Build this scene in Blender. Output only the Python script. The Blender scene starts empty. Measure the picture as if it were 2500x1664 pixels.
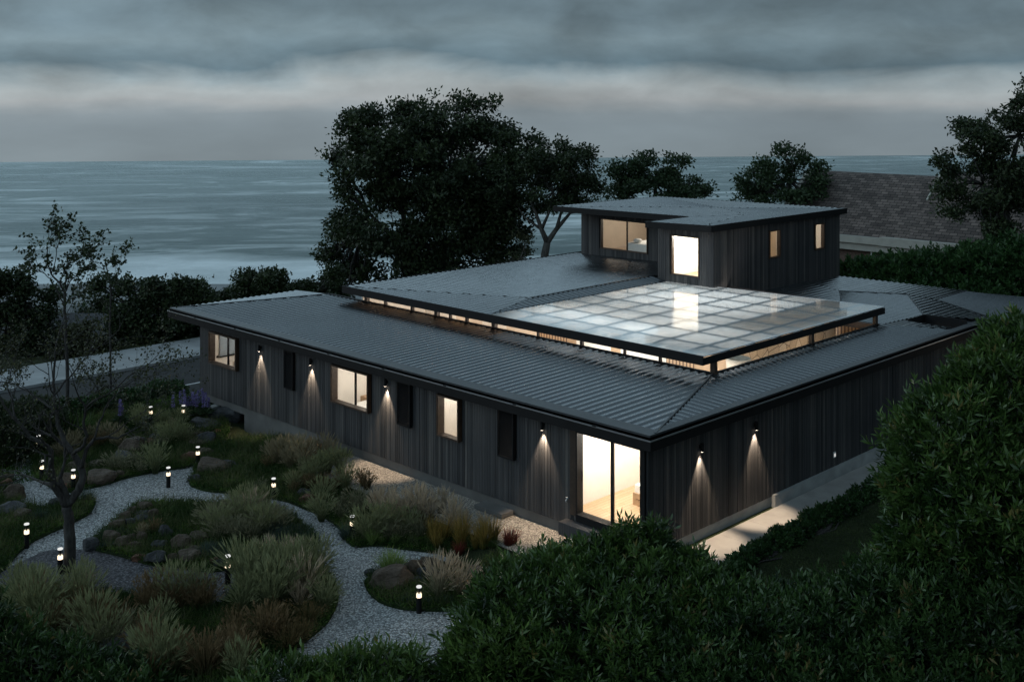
import bpy, bmesh, math, random
import numpy as np
from mathutils import Vector, Matrix, noise as mnoise

random.seed(7)
rng = np.random.default_rng(7)
scene = bpy.context.scene
col = scene.collection
R2 = math.sqrt(2.0)

# ------------------------------------------------------------------ camera
# level camera with a shifted (view camera) lens, looking along +X+Y
CAM = Vector((-23.906, -18.739, 12.0))
FWD = Vector((1, 1, 0)) / R2
RGT = Vector((1, -1, 0)) / R2
FPX, HY = 2740.0, 243.0            # focal length and horizon row on the 2500 px wide photo
cd = bpy.data.cameras.new('camera')
cd.sensor_width = 36.0
cd.lens = FPX / 2500.0 * 36.0
cd.shift_y = -(832.0 - HY) / 2500.0
cd.clip_start = 0.5
cd.clip_end = 6000
cam = bpy.data.objects.new('camera', cd)
cam.location = CAM
cam.rotation_euler = (math.radians(90), 0, math.radians(-45))
col.objects.link(cam)
scene.camera = cam

# ------------------------------------------------------------------ sky, dusk under cloud
SUN_EL, SUN_AZ = math.radians(16), math.radians(-36)
W = bpy.data.worlds.new('World')
scene.world = W
W.use_nodes = True
nt = W.node_tree
nt.nodes.clear()
N = nt.nodes.new
def L(a, b): nt.links.new(a, b)
wout = N('ShaderNodeOutputWorld')
geo = N('ShaderNodeTexCoord')
nrm = N('ShaderNodeVectorMath'); nrm.operation = 'NORMALIZE'
L(geo.outputs['Generated'], nrm.inputs[0])
mp = N('ShaderNodeMapping'); mp.inputs['Scale'].default_value = (4.5, 4.5, 15.0); mp.inputs['Rotation'].default_value = (math.radians(5), math.radians(-5), 0)
mp.inputs['Location'].default_value = (3.1, 1.7, 0.4)
L(nrm.outputs[0], mp.inputs['Vector'])
n1 = N('ShaderNodeTexNoise'); n1.inputs['Scale'].default_value = 1.0; n1.inputs['Detail'].default_value = 7; n1.inputs['Roughness'].default_value = 0.52
n1.inputs['Distortion'].default_value = 0.6
L(mp.outputs[0], n1.inputs['Vector'])
mp2 = N('ShaderNodeMapping'); mp2.inputs['Scale'].default_value = (2.6, 2.6, 9.0); mp2.inputs['Location'].default_value = (0.3, 4.2, 1.1)
L(nrm.outputs[0], mp2.inputs['Vector'])
n2 = N('ShaderNodeTexNoise'); n2.inputs['Scale'].default_value = 1.6; n2.inputs['Detail'].default_value = 5
L(mp2.outputs[0], n2.inputs['Vector'])
sep = N('ShaderNodeSeparateXYZ'); L(nrm.outputs[0], sep.inputs[0])
def math_n(op, a, b=None, clamp=False):
    m = N('ShaderNodeMath'); m.operation = op; m.use_clamp = clamp
    for i, v in enumerate((a, b)):
        if v is None: continue
        if isinstance(v, (int, float)): m.inputs[i].default_value = v
        else: L(v, m.inputs[i])
    return m.outputs[0]
# cloud edges: the height used for the layers is pushed up and down by the noise
warp = math_n('MULTIPLY', math_n('SUBTRACT', n1.outputs['Fac'], 0.5), 0.060)
warp2 = math_n('MULTIPLY', math_n('SUBTRACT', n2.outputs['Fac'], 0.5), 0.055)
# the layers stay flat close to the sea
up = math_n('MULTIPLY', math_n('ADD', sep.outputs['Z'], 0.026), 22.0, True)
zz = math_n('ADD', sep.outputs['Z'], math_n('MULTIPLY', math_n('ADD', warp, warp2), up))
mr = N('ShaderNodeMapRange'); mr.inputs['From Min'].default_value = -0.08; mr.inputs['From Max'].default_value = 0.14
L(zz, mr.inputs['Value'])
cr = N('ShaderNodeValToRGB')
els = cr.color_ramp.elements
stops = [(-.08, (.165, .21, .235)), (-.052, (.20, .245, .27)), (-.022, (.205, .252, .282)), (-.0125, (.222, .268, .297)),
         (-.001, (.335, .365, .378)), (.008, (.35, .395, .41)), (.019, (.27, .335, .365)), (.034, (.115, .180, .222)),
         (.06, (.155, .222, .262)), (.085, (.115, .170, .208)), (.14, (.15, .212, .25))]
while len(els) < len(stops): els.new(0.5)
for e, (z, c) in zip(els, stops):
    e.position = (z + .08) / .22; e.color = (*c, 1)
L(mr.outputs[0], cr.inputs[0])
# large brightness patches
zen = math_n('SUBTRACT', math_n('MULTIPLY', math_n('SUBTRACT', sep.outputs['Z'], 0.10), 6.0, True), math_n('MULTIPLY', math_n('MULTIPLY', math_n('SUBTRACT', sep.outputs['Z'], 0.36), 2.6, True), .80))
pat = math_n('MULTIPLY', math_n('ADD', math_n('MULTIPLY', n2.outputs['Fac'], 0.9), 0.62), math_n('ADD', math_n('MULTIPLY', zen, 2.3), 1.0))
mul = N('ShaderNodeMix'); mul.data_type = 'RGBA'; mul.blend_type = 'MULTIPLY'; mul.inputs[0].default_value = 1
# finer broken cloud, and a brighter half of the sky to the north west
mp3 = N('ShaderNodeMapping'); mp3.inputs['Scale'].default_value = (10, 10, 22); mp3.inputs['Rotation'].default_value = (math.radians(7), math.radians(-7), 0)
L(nrm.outputs[0], mp3.inputs['Vector'])
n3 = N('ShaderNodeTexNoise'); n3.inputs['Scale'].default_value = 1.0; n3.inputs['Detail'].default_value = 8; n3.inputs['Roughness'].default_value = .55; n3.inputs['Distortion'].default_value = .25
L(mp3.outputs[0], n3.inputs['Vector'])
brk = math_n('ADD', math_n('MULTIPLY', math_n('MULTIPLY', math_n('SUBTRACT', n3.outputs['Fac'], .5), up), 1.25), 1.0)
dt = N('ShaderNodeVectorMath'); dt.operation = 'DOT_PRODUCT'; dt.inputs[1].default_value = (-.58, .81, 0); L(nrm.outputs[0], dt.inputs[0])
hi_ = math_n('ADD', math_n('MULTIPLY', math_n('MULTIPLY', sep.outputs['Z'], 4.0, True), .62), .22)
azf = math_n('ADD', math_n('MULTIPLY', dt.outputs['Value'], hi_), 1.0)
pat2 = math_n('MULTIPLY', math_n('MULTIPLY', pat, brk), azf)
bgc = N('ShaderNodeBackground'); bgc.inputs['Strength'].default_value = 1.0
L(cr.outputs[0], mul.inputs[6]); L(pat2, mul.inputs[7])
L(mul.outputs[2], bgc.inputs['Color'])
sky = N('ShaderNodeTexSky'); sky.sky_type = 'NISHITA'; sky.sun_disc = False
sky.sun_elevation = SUN_EL; sky.sun_rotation = SUN_AZ
sky.air_density = 1.5; sky.dust_density = 2.0
bgs = N('ShaderNodeBackground'); bgs.inputs['Strength'].default_value = 0.05
L(sky.outputs[0], bgs.inputs['Color'])
mixw = N('ShaderNodeMixShader'); mixw.inputs[0].default_value = 0.10
L(bgc.outputs[0], mixw.inputs[1]); L(bgs.outputs[0], mixw.inputs[2])
L(mixw.outputs[0], wout.inputs['Surface'])

sl = bpy.data.lights.new('sun', 'SUN'); sl.energy = 0.16; sl.angle = math.radians(35); sl.color = (1.0, 0.97, 0.93)
so = bpy.data.objects.new('sun', sl); col.objects.link(so)
sd = Vector((math.sin(SUN_AZ) * math.cos(SUN_EL), math.cos(SUN_AZ) * math.cos(SUN_EL), math.sin(SUN_EL)))
so.rotation_euler = (-sd).to_track_quat('-Z', 'Y').to_euler()

vs = scene.view_settings
vs.view_transform = 'Standard'; vs.look = 'None'; vs.exposure = 0.0; vs.gamma = 1.0; vs.use_curve_mapping = False
scene.render.engine = 'CYCLES'
cy = scene.cycles
cy.use_denoising = True
cy.max_bounces = 6; cy.diffuse_bounces = 3; cy.glossy_bounces = 3; cy.transmission_bounces = 4; cy.transparent_max_bounces = 8
cy.sample_clamp_indirect = 3.0
cy.caustics_reflective = False; cy.caustics_refractive = False

# ------------------------------------------------------------------ helpers
def at(px, py, z=-0.9):
    """the point of the horizontal plane z seen at a pixel of the photo"""
    d = FWD + RGT * ((px - 1250) / FPX) + Vector((0, 0, (HY - py) / FPX))
    return CAM + d * ((z - CAM.z) / d.z)
def on(px, py, ax, v):
    d = FWD + RGT * ((px - 1250) / FPX) + Vector((0, 0, (HY - py) / FPX))
    return CAM + d * ((v - CAM[ax]) / d[ax])
def dep(px, py, Z):
    """the point Z metres ahead of the viewpoint seen at a pixel"""
    return CAM + (FWD + RGT * ((px - 1250) / FPX) + Vector((0, 0, (HY - py) / FPX))) * Z
def rf(r, f, z=0.0):
    p = CAM + RGT * r + FWD * f
    return Vector((p.x, p.y, z))

def tag(o, label=None, cat=None, group=None, kind=None):
    if label: o['label'] = label
    if cat: o['category'] = cat
    if group: o['group'] = group
    if kind: o['kind'] = kind
    return o
def empty(name, loc=(0, 0, 0), rz=0.0, label=None, cat=None, group=None):
    o = bpy.data.objects.new(name, None); col.objects.link(o)
    o.location = loc; o.rotation_euler = (0, 0, rz); o.empty_display_size = .2
    return tag(o, label, cat, group)
def link(name, me, mat=None, parent=None, smooth=False):
    if mat is not None:
        for m in (mat if isinstance(mat, (list, tuple)) else [mat]): me.materials.append(m)
    if smooth:
        me.polygons.foreach_set('use_smooth', np.ones(len(me.polygons), dtype=bool))
    o = bpy.data.objects.new(name, me); col.objects.link(o)
    if parent is not None: o.parent = parent
    return o
def children(o): return [c for c in bpy.data.objects if c.parent == o]
def copy_tree(o, parent=None):
    kids = list(o.children)
    c = o.copy(); col.objects.link(c)
    if parent is not None: c.parent = parent
    for k in kids: copy_tree(k, c)
    return c

class MB:
    def __init__(s): s.v = []; s.f = []; s.t = []; s.m = []
    def add(s, vs, fs, tint=0.5, mi=0):
        b = len(s.v); s.v += [tuple(p) for p in vs]; s.t += [tint] * len(vs)
        s.f += [tuple(i + b for i in f) for f in fs]; s.m += [mi] * len(fs)
        return s
    def box(s, a, b, tint=.5, mi=0):
        x0, x1 = sorted((a[0], b[0])); y0, y1 = sorted((a[1], b[1])); z0, z1 = sorted((a[2], b[2]))
        v = [(x0,y0,z0),(x1,y0,z0),(x1,y1,z0),(x0,y1,z0),(x0,y0,z1),(x1,y0,z1),(x1,y1,z1),(x0,y1,z1)]
        return s.add(v, [(0,3,2,1),(4,5,6,7),(0,1,5,4),(1,2,6,5),(2,3,7,6),(3,0,4,7)], tint, mi)
    def bar(s, p, q, w, h, tint=.5, mi=0):
        """a beam of section w (sideways) x h (upright) from p to q"""
        p, q = Vector(p), Vector(q); d = (q - p).normalized()
        sd = d.cross(Vector((0, 0, 1)));
        if sd.length < 1e-4: sd = Vector((1, 0, 0))
        sd.normalize(); u = sd.cross(d).normalized()
        v = []
        for e in (p, q):
            for a, b in ((-1,-1),(1,-1),(1,1),(-1,1)): v.append(e + sd * (w/2*a) + u * (h/2*b))
        return s.add(v, [(0,1,2,3),(7,6,5,4),(0,4,5,1),(1,5,6,2),(2,6,7,3),(3,7,4,0)], tint, mi)
    def tube(s, pts, rad, n=8, cap=True, tint=.5, mi=0):
        pts = [Vector(p) for p in pts]; ring = []; v = []; f = []
        ref = None
        for i, p in enumerate(pts):
            d = (pts[min(i+1, len(pts)-1)] - pts[max(i-1, 0)])
            d = d.normalized() if d.length > 1e-9 else Vector((0,0,1))
            if ref is None:
                ref = Vector((1,0,0)) if abs(d.x) < .8 else Vector((0,1,0))
            a = (ref - d * ref.dot(d)).normalized(); b = d.cross(a); ref = a
            r = rad[i] if hasattr(rad, '__len__') else rad
            for k in range(n):
                t = 2*math.pi*k/n
                v.append(p + a*(r*math.cos(t)) + b*(r*math.sin(t)))
        for i in range(len(pts)-1):
            for k in range(n):
                f.append((i*n+k, i*n+(k+1)%n, (i+1)*n+(k+1)%n, (i+1)*n+k))
        if cap:
            f.append(tuple(range(n-1, -1, -1))); f.append(tuple((len(pts)-1)*n+k for k in range(n)))
        return s.add(v, f, tint, mi)
    def lathe(s, prof, n=20, c=(0,0,0), tint=.5, mi=0):
        v = []; f = []
        for r, z in prof:
            for k in range(n):
                t = 2*math.pi*k/n; v.append((c[0]+r*math.cos(t), c[1]+r*math.sin(t), c[2]+z))
        for i in range(len(prof)-1):
            for k in range(n): f.append((i*n+k, i*n+(k+1)%n, (i+1)*n+(k+1)%n, (i+1)*n+k))
        f.append(tuple(range(n-1,-1,-1))); f.append(tuple((len(prof)-1)*n+k for k in range(n)))
        return s.add(v, f, tint, mi)
    def poly(s, pts, tint=.5, mi=0): return s.add(pts, [tuple(range(len(pts)))], tint, mi)
    def prism(s, pts, z0, z1, tint=.5, mi=0):
        """upright prism over a plan outline"""
        n = len(pts)
        ar = sum(pts[i][0]*pts[(i+1)%n][1]-pts[(i+1)%n][0]*pts[i][1] for i in range(n))
        if ar < 0: pts = pts[::-1]
        g0 = z0 if callable(z0) else (lambda x, y: z0); g1 = z1 if callable(z1) else (lambda x, y: z1)
        v = [(x,y,g0(x,y)) for x,y in pts] + [(x,y,g1(x,y)) for x,y in pts]
        f = [tuple(range(n-1,-1,-1)), tuple(range(n,2*n))] + [(i,(i+1)%n,n+(i+1)%n,n+i) for i in range(n)]
        return s.add(v, f, tint, mi)
    def build(s, name, mat, parent=None, smooth=False):
        me = bpy.data.meshes.new(name); me.from_pydata(s.v, [], s.f)
        a = me.attributes.new('tint', 'FLOAT', 'POINT'); a.data.foreach_set('value', np.array(s.t, dtype=np.float32))
        o = link(name, me, mat, parent, smooth)
        if any(s.m): me.polygons.foreach_set('material_index', s.m)
        me.update(); return o

def mesh_np(name, v, quads, tint=None, mat=None, parent=None, smooth=False):
    v = np.asarray(v, dtype=np.float32); q = np.asarray(quads, dtype=np.int32)
    k = q.shape[1]
    me = bpy.data.meshes.new(name)
    me.vertices.add(len(v)); me.vertices.foreach_set('co', v.ravel())
    me.loops.add(q.size); me.loops.foreach_set('vertex_index', q.ravel())
    me.polygons.add(len(q)); me.polygons.foreach_set('loop_start', np.arange(0, q.size, k, dtype=np.int32))
    if tint is not None:
        a = me.attributes.new('tint', 'FLOAT', 'POINT'); a.data.foreach_set('value', np.asarray(tint, dtype=np.float32))
    me.update(calc_edges=True)
    return link(name, me, mat, parent, smooth)

# ------------------------------------------------------------------ materials
class Mat:
    def __init__(s, name):
        s.m = bpy.data.materials.new(name); s.m.use_nodes = True
        s.t = s.m.node_tree; s.n = s.t.nodes; s.n.clear()
        s.out = s.n.new('ShaderNodeOutputMaterial')
    def new(s, t, **kw):
        x = s.n.new(t)
        for k, v in kw.items(): setattr(x, k, v)
        return x
    def l(s, a, b): s.t.links.new(a, b)
    def bsdf(s, color=(.5,.5,.5), rough=.6, metal=0.0, spec=.5):
        b = s.new('ShaderNodeBsdfPrincipled')
        b.inputs['Base Color'].default_value = (*color, 1); b.inputs['Roughness'].default_value = rough
        b.inputs['Metallic'].default_value = metal; b.inputs['Specular IOR Level'].default_value = spec
        s.l(b.outputs[0], s.out.inputs['Surface']); s.b = b; return b
    def coords(s, scale=(1,1,1), kind='Object', rot=(0,0,0)):
        tc = s.new('ShaderNodeTexCoord'); m = s.new('ShaderNodeMapping'); m.inputs['Scale'].default_value = scale
        m.inputs['Rotation'].default_value = rot
        s.l(tc.outputs[kind], m.inputs['Vector']); return m.outputs[0]
    def noise(s, scale=5, detail=4, vec=None, rough=.5, dist=0.0):
        x = s.new('ShaderNodeTexNoise'); x.inputs['Scale'].default_value = scale; x.inputs['Detail'].default_value = detail
        x.inputs['Roughness'].default_value = rough; x.inputs['Distortion'].default_value = dist
        if vec is None: vec = s.coords()
        s.l(vec, x.inputs['Vector']); return x.outputs['Fac']
    def ramp(s, fac, stops):
        r = s.new('ShaderNodeValToRGB'); e = r.color_ramp.elements
        while len(e) < len(stops): e.new(.5)
        for x, (p, c) in zip(e, stops):
            x.position = p; x.color = (*c, 1) if len(c) == 3 else c
        s.l(fac, r.inputs[0]); return r.outputs[0]
    def attr(s, name='tint'):
        a = s.new('ShaderNodeAttribute'); a.attribute_name = name; return a.outputs['Fac']
    def math(s, op, a, b=None, clamp=False):
        m = s.new('ShaderNodeMath', operation=op); m.use_clamp = clamp
        for i, v in enumerate((a, b)):
            if v is None: continue
            if isinstance(v, (int, float)): m.inputs[i].default_value = v
            else: s.l(v, m.inputs[i])
        return m.outputs[0]
    def mix(s, fac, a, b, mode='MIX'):
        m = s.new('ShaderNodeMix', data_type='RGBA', blend_type=mode)
        for i, v in ((0, fac), (6, a), (7, b)):
            if isinstance(v, (int, float)): m.inputs[i].default_value = v
            elif isinstance(v, tuple): m.inputs[i].default_value = (*v, 1)
            else: s.l(v, m.inputs[i])
        return m.outputs[2]
    def bump(s, h, strength=.4, dist=.02):
        b = s.new('ShaderNodeBump'); b.inputs['Strength'].default_value = strength; b.inputs['Distance'].default_value = dist
        s.l(h, b.inputs['Height']); s.l(b.outputs[0], s.b.inputs['Normal'])

def simple(name, color, rough=.6, metal=0.0, var=.25, scale=6.0, bump=0.0, spec=.5):
    m = Mat(name); m.bsdf(color, rough, metal, spec)
    n = m.noise(scale, 5)
    c0 = tuple(c*(1-var) for c in color); c1 = tuple(min(1, c*(1+var)) for c in color)
    m.l(m.ramp(n, [(.3, c0), (.7, c1)]), m.b.inputs['Base Color'])
    if bump: m.bump(m.noise(scale*6, 4), bump, .01)
    return m.m
def emit(name, color, strength):
    m = Mat(name); e = m.new('ShaderNodeEmission'); e.inputs[0].default_value = (*color, 1); e.inputs[1].default_value = strength
    m.l(e.outputs[0], m.out.inputs['Surface']); return m.m
def glass(name, tint=(.95,.97,.97), ior=1.5, rough=0.0):
    m = Mat(name); t = m.new('ShaderNodeBsdfTransparent'); t.inputs[0].default_value = (*tint, 1)
    g = m.new('ShaderNodeBsdfGlossy'); g.inputs['Roughness'].default_value = rough
    f = m.new('ShaderNodeFresnel'); g2 = m.new('ShaderNodeNewGeometry')
    m.l(m.math('ADD', ior, m.math('MULTIPLY', g2.outputs['Backfacing'], 1/ior - ior)), f.inputs[0])
    x = m.new('ShaderNodeMixShader'); m.l(f.outputs[0], x.inputs[0]); m.l(t.outputs[0], x.inputs[1]); m.l(g.outputs[0], x.inputs[2])
    m.l(x.outputs[0], m.out.inputs['Surface']); return m.m
def foliage(name, c0, c1, rough=.5, trans=.25, spec=.35, dry=None):
    m = Mat(name); b = m.bsdf(c0, rough, 0, spec)
    c = m.ramp(m.attr(), [(0, c0), (1, c1)] if dry is None else [(0, c0), (.9, c1), (.985, tuple(v*1.15 for v in c1)), (1, dry)])
    m.l(c, b.inputs['Base Color'])
    tr = m.new('ShaderNodeBsdfTranslucent'); m.l(c, tr.inputs[0])
    x = m.new('ShaderNodeMixShader'); x.inputs[0].default_value = trans
    m.l(b.outputs[0], x.inputs[1]); m.l(tr.outputs[0], x.inputs[2]); m.l(x.outputs[0], m.out.inputs['Surface'])
    return m.m
def wood_boards(name, c0, c1, c2, rough=.65):
    """vertical weathered boards: a tone per board and fine streaks along it"""
    m = Mat(name); m.bsdf(c1, rough, 0, .35)
    st = m.noise(1.0, 6, m.coords((22, 22, .55)), .65)
    fine = m.noise(1.0, 3, m.coords((130, 130, 3.0)))
    big = m.noise(.55, 3, m.coords((1, 1, 1)))
    c = m.ramp(m.attr(), [(0, c0), (.5, c1), (1, c2)])
    c = m.mix(.55, c, m.ramp(st, [(.3, (.35,.35,.35)), (.7, (1.5,1.48,1.45))]), 'MULTIPLY')
    c = m.mix(.35, c, m.ramp(fine, [(.3, (.5,.5,.5)), (.7, (1.4,1.4,1.4))]), 'MULTIPLY')
    c = m.mix(.5, c, m.ramp(big, [(.35, (.7,.72,.78)), (.65, (1.25,1.2,1.12))]), 'MULTIPLY')
    m.l(c, m.b.inputs['Base Color']); m.bump(st, .25, .01); return m.m

M = {}
M['boards'] = wood_boards('charred timber', (.022,.023,.026), (.049,.049,.053), (.096,.092,.090))
M['black'] = simple('black metal', (.007,.007,.008), .62, 0, .2, 3, 0, .22)
M['frame'] = simple('dark window timber', (.050,.028,.017), .55, 0, .35, 9)
M['jamb'] = simple('brown window timber', (.034,.020,.013), .55, 0, .3, 9)
M['lip'] = simple('grey gutter lip', (.42,.43,.45), .35, .8, .1, 3)
M['concrete'] = simple('plinth concrete', (.105,.102,.10), .85, 0, .22, 1.3, .25)
M['kerb'] = simple('pale concrete', (.30,.31,.31), .8, 0, .18, 2.0, .2)
M['paving'] = simple('path concrete', (.33,.32,.31), .8, 0, .16, 1.5, .2)
M['white'] = simple('white plaster', (.78,.74,.69), .8, 0, .03, 2)
M['cream'] = simple('cream plaster', (.66,.56,.46), .8, 0, .05, 2)
M['tanwood'] = simple('tan panelling', (.42,.28,.17), .55, 0, .15, 4)
M['linen'] = simple('white bedding', (.78,.77,.75), .85, 0, .04, 4)
M['steel'] = simple('pale metal', (.55,.56,.58), .35, .6, .1, 5)
M['plastic'] = simple('white plastic', (.7,.7,.7), .4, 0, .05, 5)
M['blind'] = simple('blue grey blind', (.23,.27,.31), .8, 0, .12, 3)
M['ceramic'] = simple('pale stoneware', (.62,.55,.46), .7, 0, .08, 8)
M['pane'] = glass('window glass')
M['clear'] = glass('lamp glass', (.75,.78,.78), 1.35)
M['lamp_warm'] = emit('lamp ring glow', (1.0,.80,.56), 1.9)
M['lamp_top'] = emit('lamp cap glow', (.96,.97,.95), .85)
M['spot_glow'] = emit('wall lamp glow', (1.0,.84,.66), 14)
M['outlet_glow'] = emit('socket face glow', (.95,.95,.92), .6)

# corrugated roof sheet
m = Mat('roof metal'); b = m.bsdf((.21,.235,.265), .25, .85, .5)
n = m.noise(.35, 4); n2_ = m.noise(9, 5)
c = m.mix(.5, m.ramp(n, [(.3, (.105,.115,.126)), (.7, (.15,.162,.176))]), m.ramp(n2_, [(.3, (.10,.109,.12)), (.7, (.155,.166,.18))]))
m.l(c, b.inputs['Base Color'])
m.l(m.ramp(m.noise(2.2, 5), [(.3, (.17,.17,.17)), (.7, (.29,.29,.29))]), b.inputs['Roughness'])
M['roof'] = m.m
m = Mat('roof flashing'); b = m.bsdf((.085,.09,.10), .5, .45, .5)
m.l(m.ramp(m.noise(1.2, 4), [(.3, (.035,.038,.044)), (.7, (.06,.064,.07))]), b.inputs['Base Color'])
M['flash'] = m.m

# oak floor
m = Mat('oak floor'); m.bsdf((.5,.34,.2), .5, 0, .4)
v = m.coords((1, 1, 1)); bt = m.new('ShaderNodeTexBrick'); bt.inputs['Scale'].default_value = 1
bt.inputs['Brick Width'].default_value = 1.6; bt.inputs['Row Height'].default_value = .14; bt.inputs['Mortar Size'].default_value = .006
bt.inputs['Color1'].default_value = (.52,.36,.22,1); bt.inputs['Color2'].default_value = (.60,.43,.28,1); bt.inputs['Mortar'].default_value = (.28,.18,.1,1)
m.l(v, bt.inputs['Vector']); m.l(bt.outputs[0], m.b.inputs['Base Color']); M['oak'] = m.m

# vertical interior slats
m = Mat('slatted wood'); m.bsdf((.4,.26,.15), .55)
wv = m.new('ShaderNodeTexWave'); wv.wave_type = 'BANDS'; wv.bands_direction = 'DIAGONAL'; wv.inputs['Scale'].default_value = 4.0
wv.inputs['Distortion'].default_value = .6
m.l(m.coords((1,1,0)), wv.inputs['Vector'])
m.l(m.ramp(wv.outputs['Fac'], [(.15,(.10,.055,.03)),(.5,(.40,.25,.14)),(.9,(.50,.33,.2))]), m.b.inputs['Base Color']); M['slats'] = m.m

# flagstone wall
m = Mat('flagstone'); m.bsdf((.5,.4,.3), .85)
vec = m.mix(.06, m.coords((1.5,1.5,1.5)), m.noise(3, 3)) if False else m.coords((1.7,1.7,1.7))
vo = m.new('ShaderNodeTexVoronoi', feature='DISTANCE_TO_EDGE'); vo.inputs['Scale'].default_value = 1; m.l(vec, vo.inputs['Vector'])
vc = m.new('ShaderNodeTexVoronoi', feature='F1'); vc.inputs['Scale'].default_value = 1; m.l(vec, vc.inputs['Vector'])
sepc = m.new('ShaderNodeSeparateColor'); m.l(vc.outputs['Color'], sepc.inputs[0])
stone = m.ramp(sepc.outputs[0], [(0,(.50,.38,.27)),(.5,(.60,.48,.36)),(1,(.66,.55,.43))])
stone = m.mix(.4, stone, m.ramp(m.noise(14,5), [(.3,(.6,.6,.6)),(.7,(1.2,1.2,1.2))]), 'MULTIPLY')
m.l(m.mix(m.ramp(vo.outputs['Distance'], [(.012,(1,1,1)),(.03,(0,0,0))]), stone, (.13,.085,.055)), m.b.inputs['Base Color'])
m.bump(vo.outputs['Distance'], .4, .05); M['flag'] = m.m

# roof glazing: patterned translucent sheet, shiny on top
m = Mat('patterned roof glass')
tl = m.new('ShaderNodeBsdfTranslucent'); tl.inputs[0].default_value = (.78,.85,.89,1)
tp = m.new('ShaderNodeBsdfTransparent'); tp.inputs[0].default_value = (.90,.93,.94,1)
df = m.new('ShaderNodeBsdfDiffuse'); df.inputs[0].default_value = (.62,.66,.68,1)
gl = m.new('ShaderNodeBsdfGlossy'); gl.inputs['Roughness'].default_value = .07; gl.inputs[0].default_value = (1,1,1,1)
fr = m.new('ShaderNodeFresnel'); g2 = m.new('ShaderNodeNewGeometry')
m.l(m.math('ADD', 1.75, m.math('MULTIPLY', g2.outputs['Backfacing'], 1/1.75 - 1.75)), fr.inputs[0])
a1 = m.new('ShaderNodeMixShader'); a1.inputs[0].default_value = .62; m.l(tl.outputs[0], a1.inputs[1]); m.l(tp.outputs[0], a1.inputs[2])
a2 = m.new('ShaderNodeMixShader'); a2.inputs[0].default_value = .18; m.l(a1.outputs[0], a2.inputs[1]); m.l(df.outputs[0], a2.inputs[2])
a3 = m.new('ShaderNodeMixShader'); m.l(fr.outputs[0], a3.inputs[0]); m.l(a2.outputs[0], a3.inputs[1]); m.l(gl.outputs[0], a3.inputs[2])
vo = m.new('ShaderNodeTexVoronoi'); vo.inputs['Scale'].default_value = 1; m.l(m.coords((9,9,9)), vo.inputs['Vector'])
bp = m.new('ShaderNodeBump'); bp.inputs['Strength'].default_value = .015; bp.inputs['Distance'].default_value = .02
m.l(vo.outputs['Distance'], bp.inputs['Height']); m.l(bp.outputs[0], gl.inputs['Normal'])
m.l(a3.outputs[0], m.out.inputs['Surface']); M['roofglass'] = m.m

# gravel
def gravel(name, lo, hi, scale=26.0, bump=.9):
    m = Mat(name); m.bsdf(hi, .9, 0, .25)
    vc = m.new('ShaderNodeTexVoronoi'); vc.inputs['Scale'].default_value = scale; m.l(m.coords(), vc.inputs['Vector'])
    sc = m.new('ShaderNodeSeparateColor'); m.l(vc.outputs['Color'], sc.inputs[0])
    c = m.ramp(sc.outputs[0], [(0, lo), (.55, tuple((a+b)/2 for a,b in zip(lo,hi))), (1, hi)])
    c = m.mix(.8, c, m.ramp(vc.outputs['Distance'], [(.15,(1.15,1.15,1.15)),(.75,(.25,.25,.25))]), 'MULTIPLY')
    c = m.mix(.5, c, m.ramp(m.noise(.5,4), [(.3,(.78,.78,.78)),(.7,(1.15,1.15,1.15))]), 'MULTIPLY')
    m.l(c, m.b.inputs['Base Color'])
    inv = m.math('SUBTRACT', 1.0, vc.outputs['Distance']); m.bump(inv, bump, .03); return m.m
M['gravel'] = gravel('path gravel', (.17,.178,.185), (.60,.615,.63), 21)
M['gravel_dark'] = gravel('gravel darkened as shade', (.05,.048,.055), (.18,.175,.195), 19)  # gravel with the foreground shade put into its colour
M['gravel_warm'] = gravel('beige gravel', (.22,.20,.18), (.58,.53,.47), 24)
def soil(name, a, b, c):
    m = Mat(name); m.bsdf(b, .95, 0, .1)
    k = m.mix(.5, m.ramp(m.noise(1.6,5), [(.3,a),(.5,b),(.7,c)]), m.ramp(m.noise(22,4), [(.3,a),(.7,c)]))
    m.l(k, m.b.inputs['Base Color']); m.bump(m.noise(14,5), .8, .05); return m.m
M['ground'] = soil('dark ground', (.012,.016,.009), (.020,.028,.013), (.035,.045,.02))
M['soil'] = soil('planted soil', (.010,.015,.008), (.018,.030,.011), (.032,.055,.018))
M['asphalt'] = soil('asphalt', (.040,.041,.043), (.052,.053,.055), (.066,.067,.069))
M['pave'] = simple('pavement', (.30,.315,.33), .85, 0, .22, .7, .2)
M['sand'] = simple('wet sand', (.14,.155,.165), .7, 0, .2, .05)
M['paint'] = simple('road paint', (.55,.56,.58), .7, 0, .25, 4)
def rock(name, a, b, c):
    m = Mat(name); m.bsdf(b, .85, 0, .3)
    k = m.mix(.5, m.ramp(m.noise(3,6), [(.3,a),(.55,b),(.75,c)]), m.ramp(m.noise(16,6,rough=.7), [(.3,a),(.7,c)]))
    m.l(k, m.b.inputs['Base Color']); m.bump(m.noise(9,8,rough=.65), .8, .06); return m.m
M['rock_brown'] = rock('brown stone', (.028,.020,.015), (.085,.062,.047), (.165,.128,.10))
M['rock_dark'] = rock('dark stone', (.018,.019,.022), (.045,.047,.052), (.09,.093,.10))
M['rock_rust'] = rock('rusty stone', (.055,.026,.018), (.145,.065,.042), (.21,.115,.08))
M['rock_grey'] = rock('grey stone', (.035,.035,.039), (.08,.082,.09), (.15,.15,.16))
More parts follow.
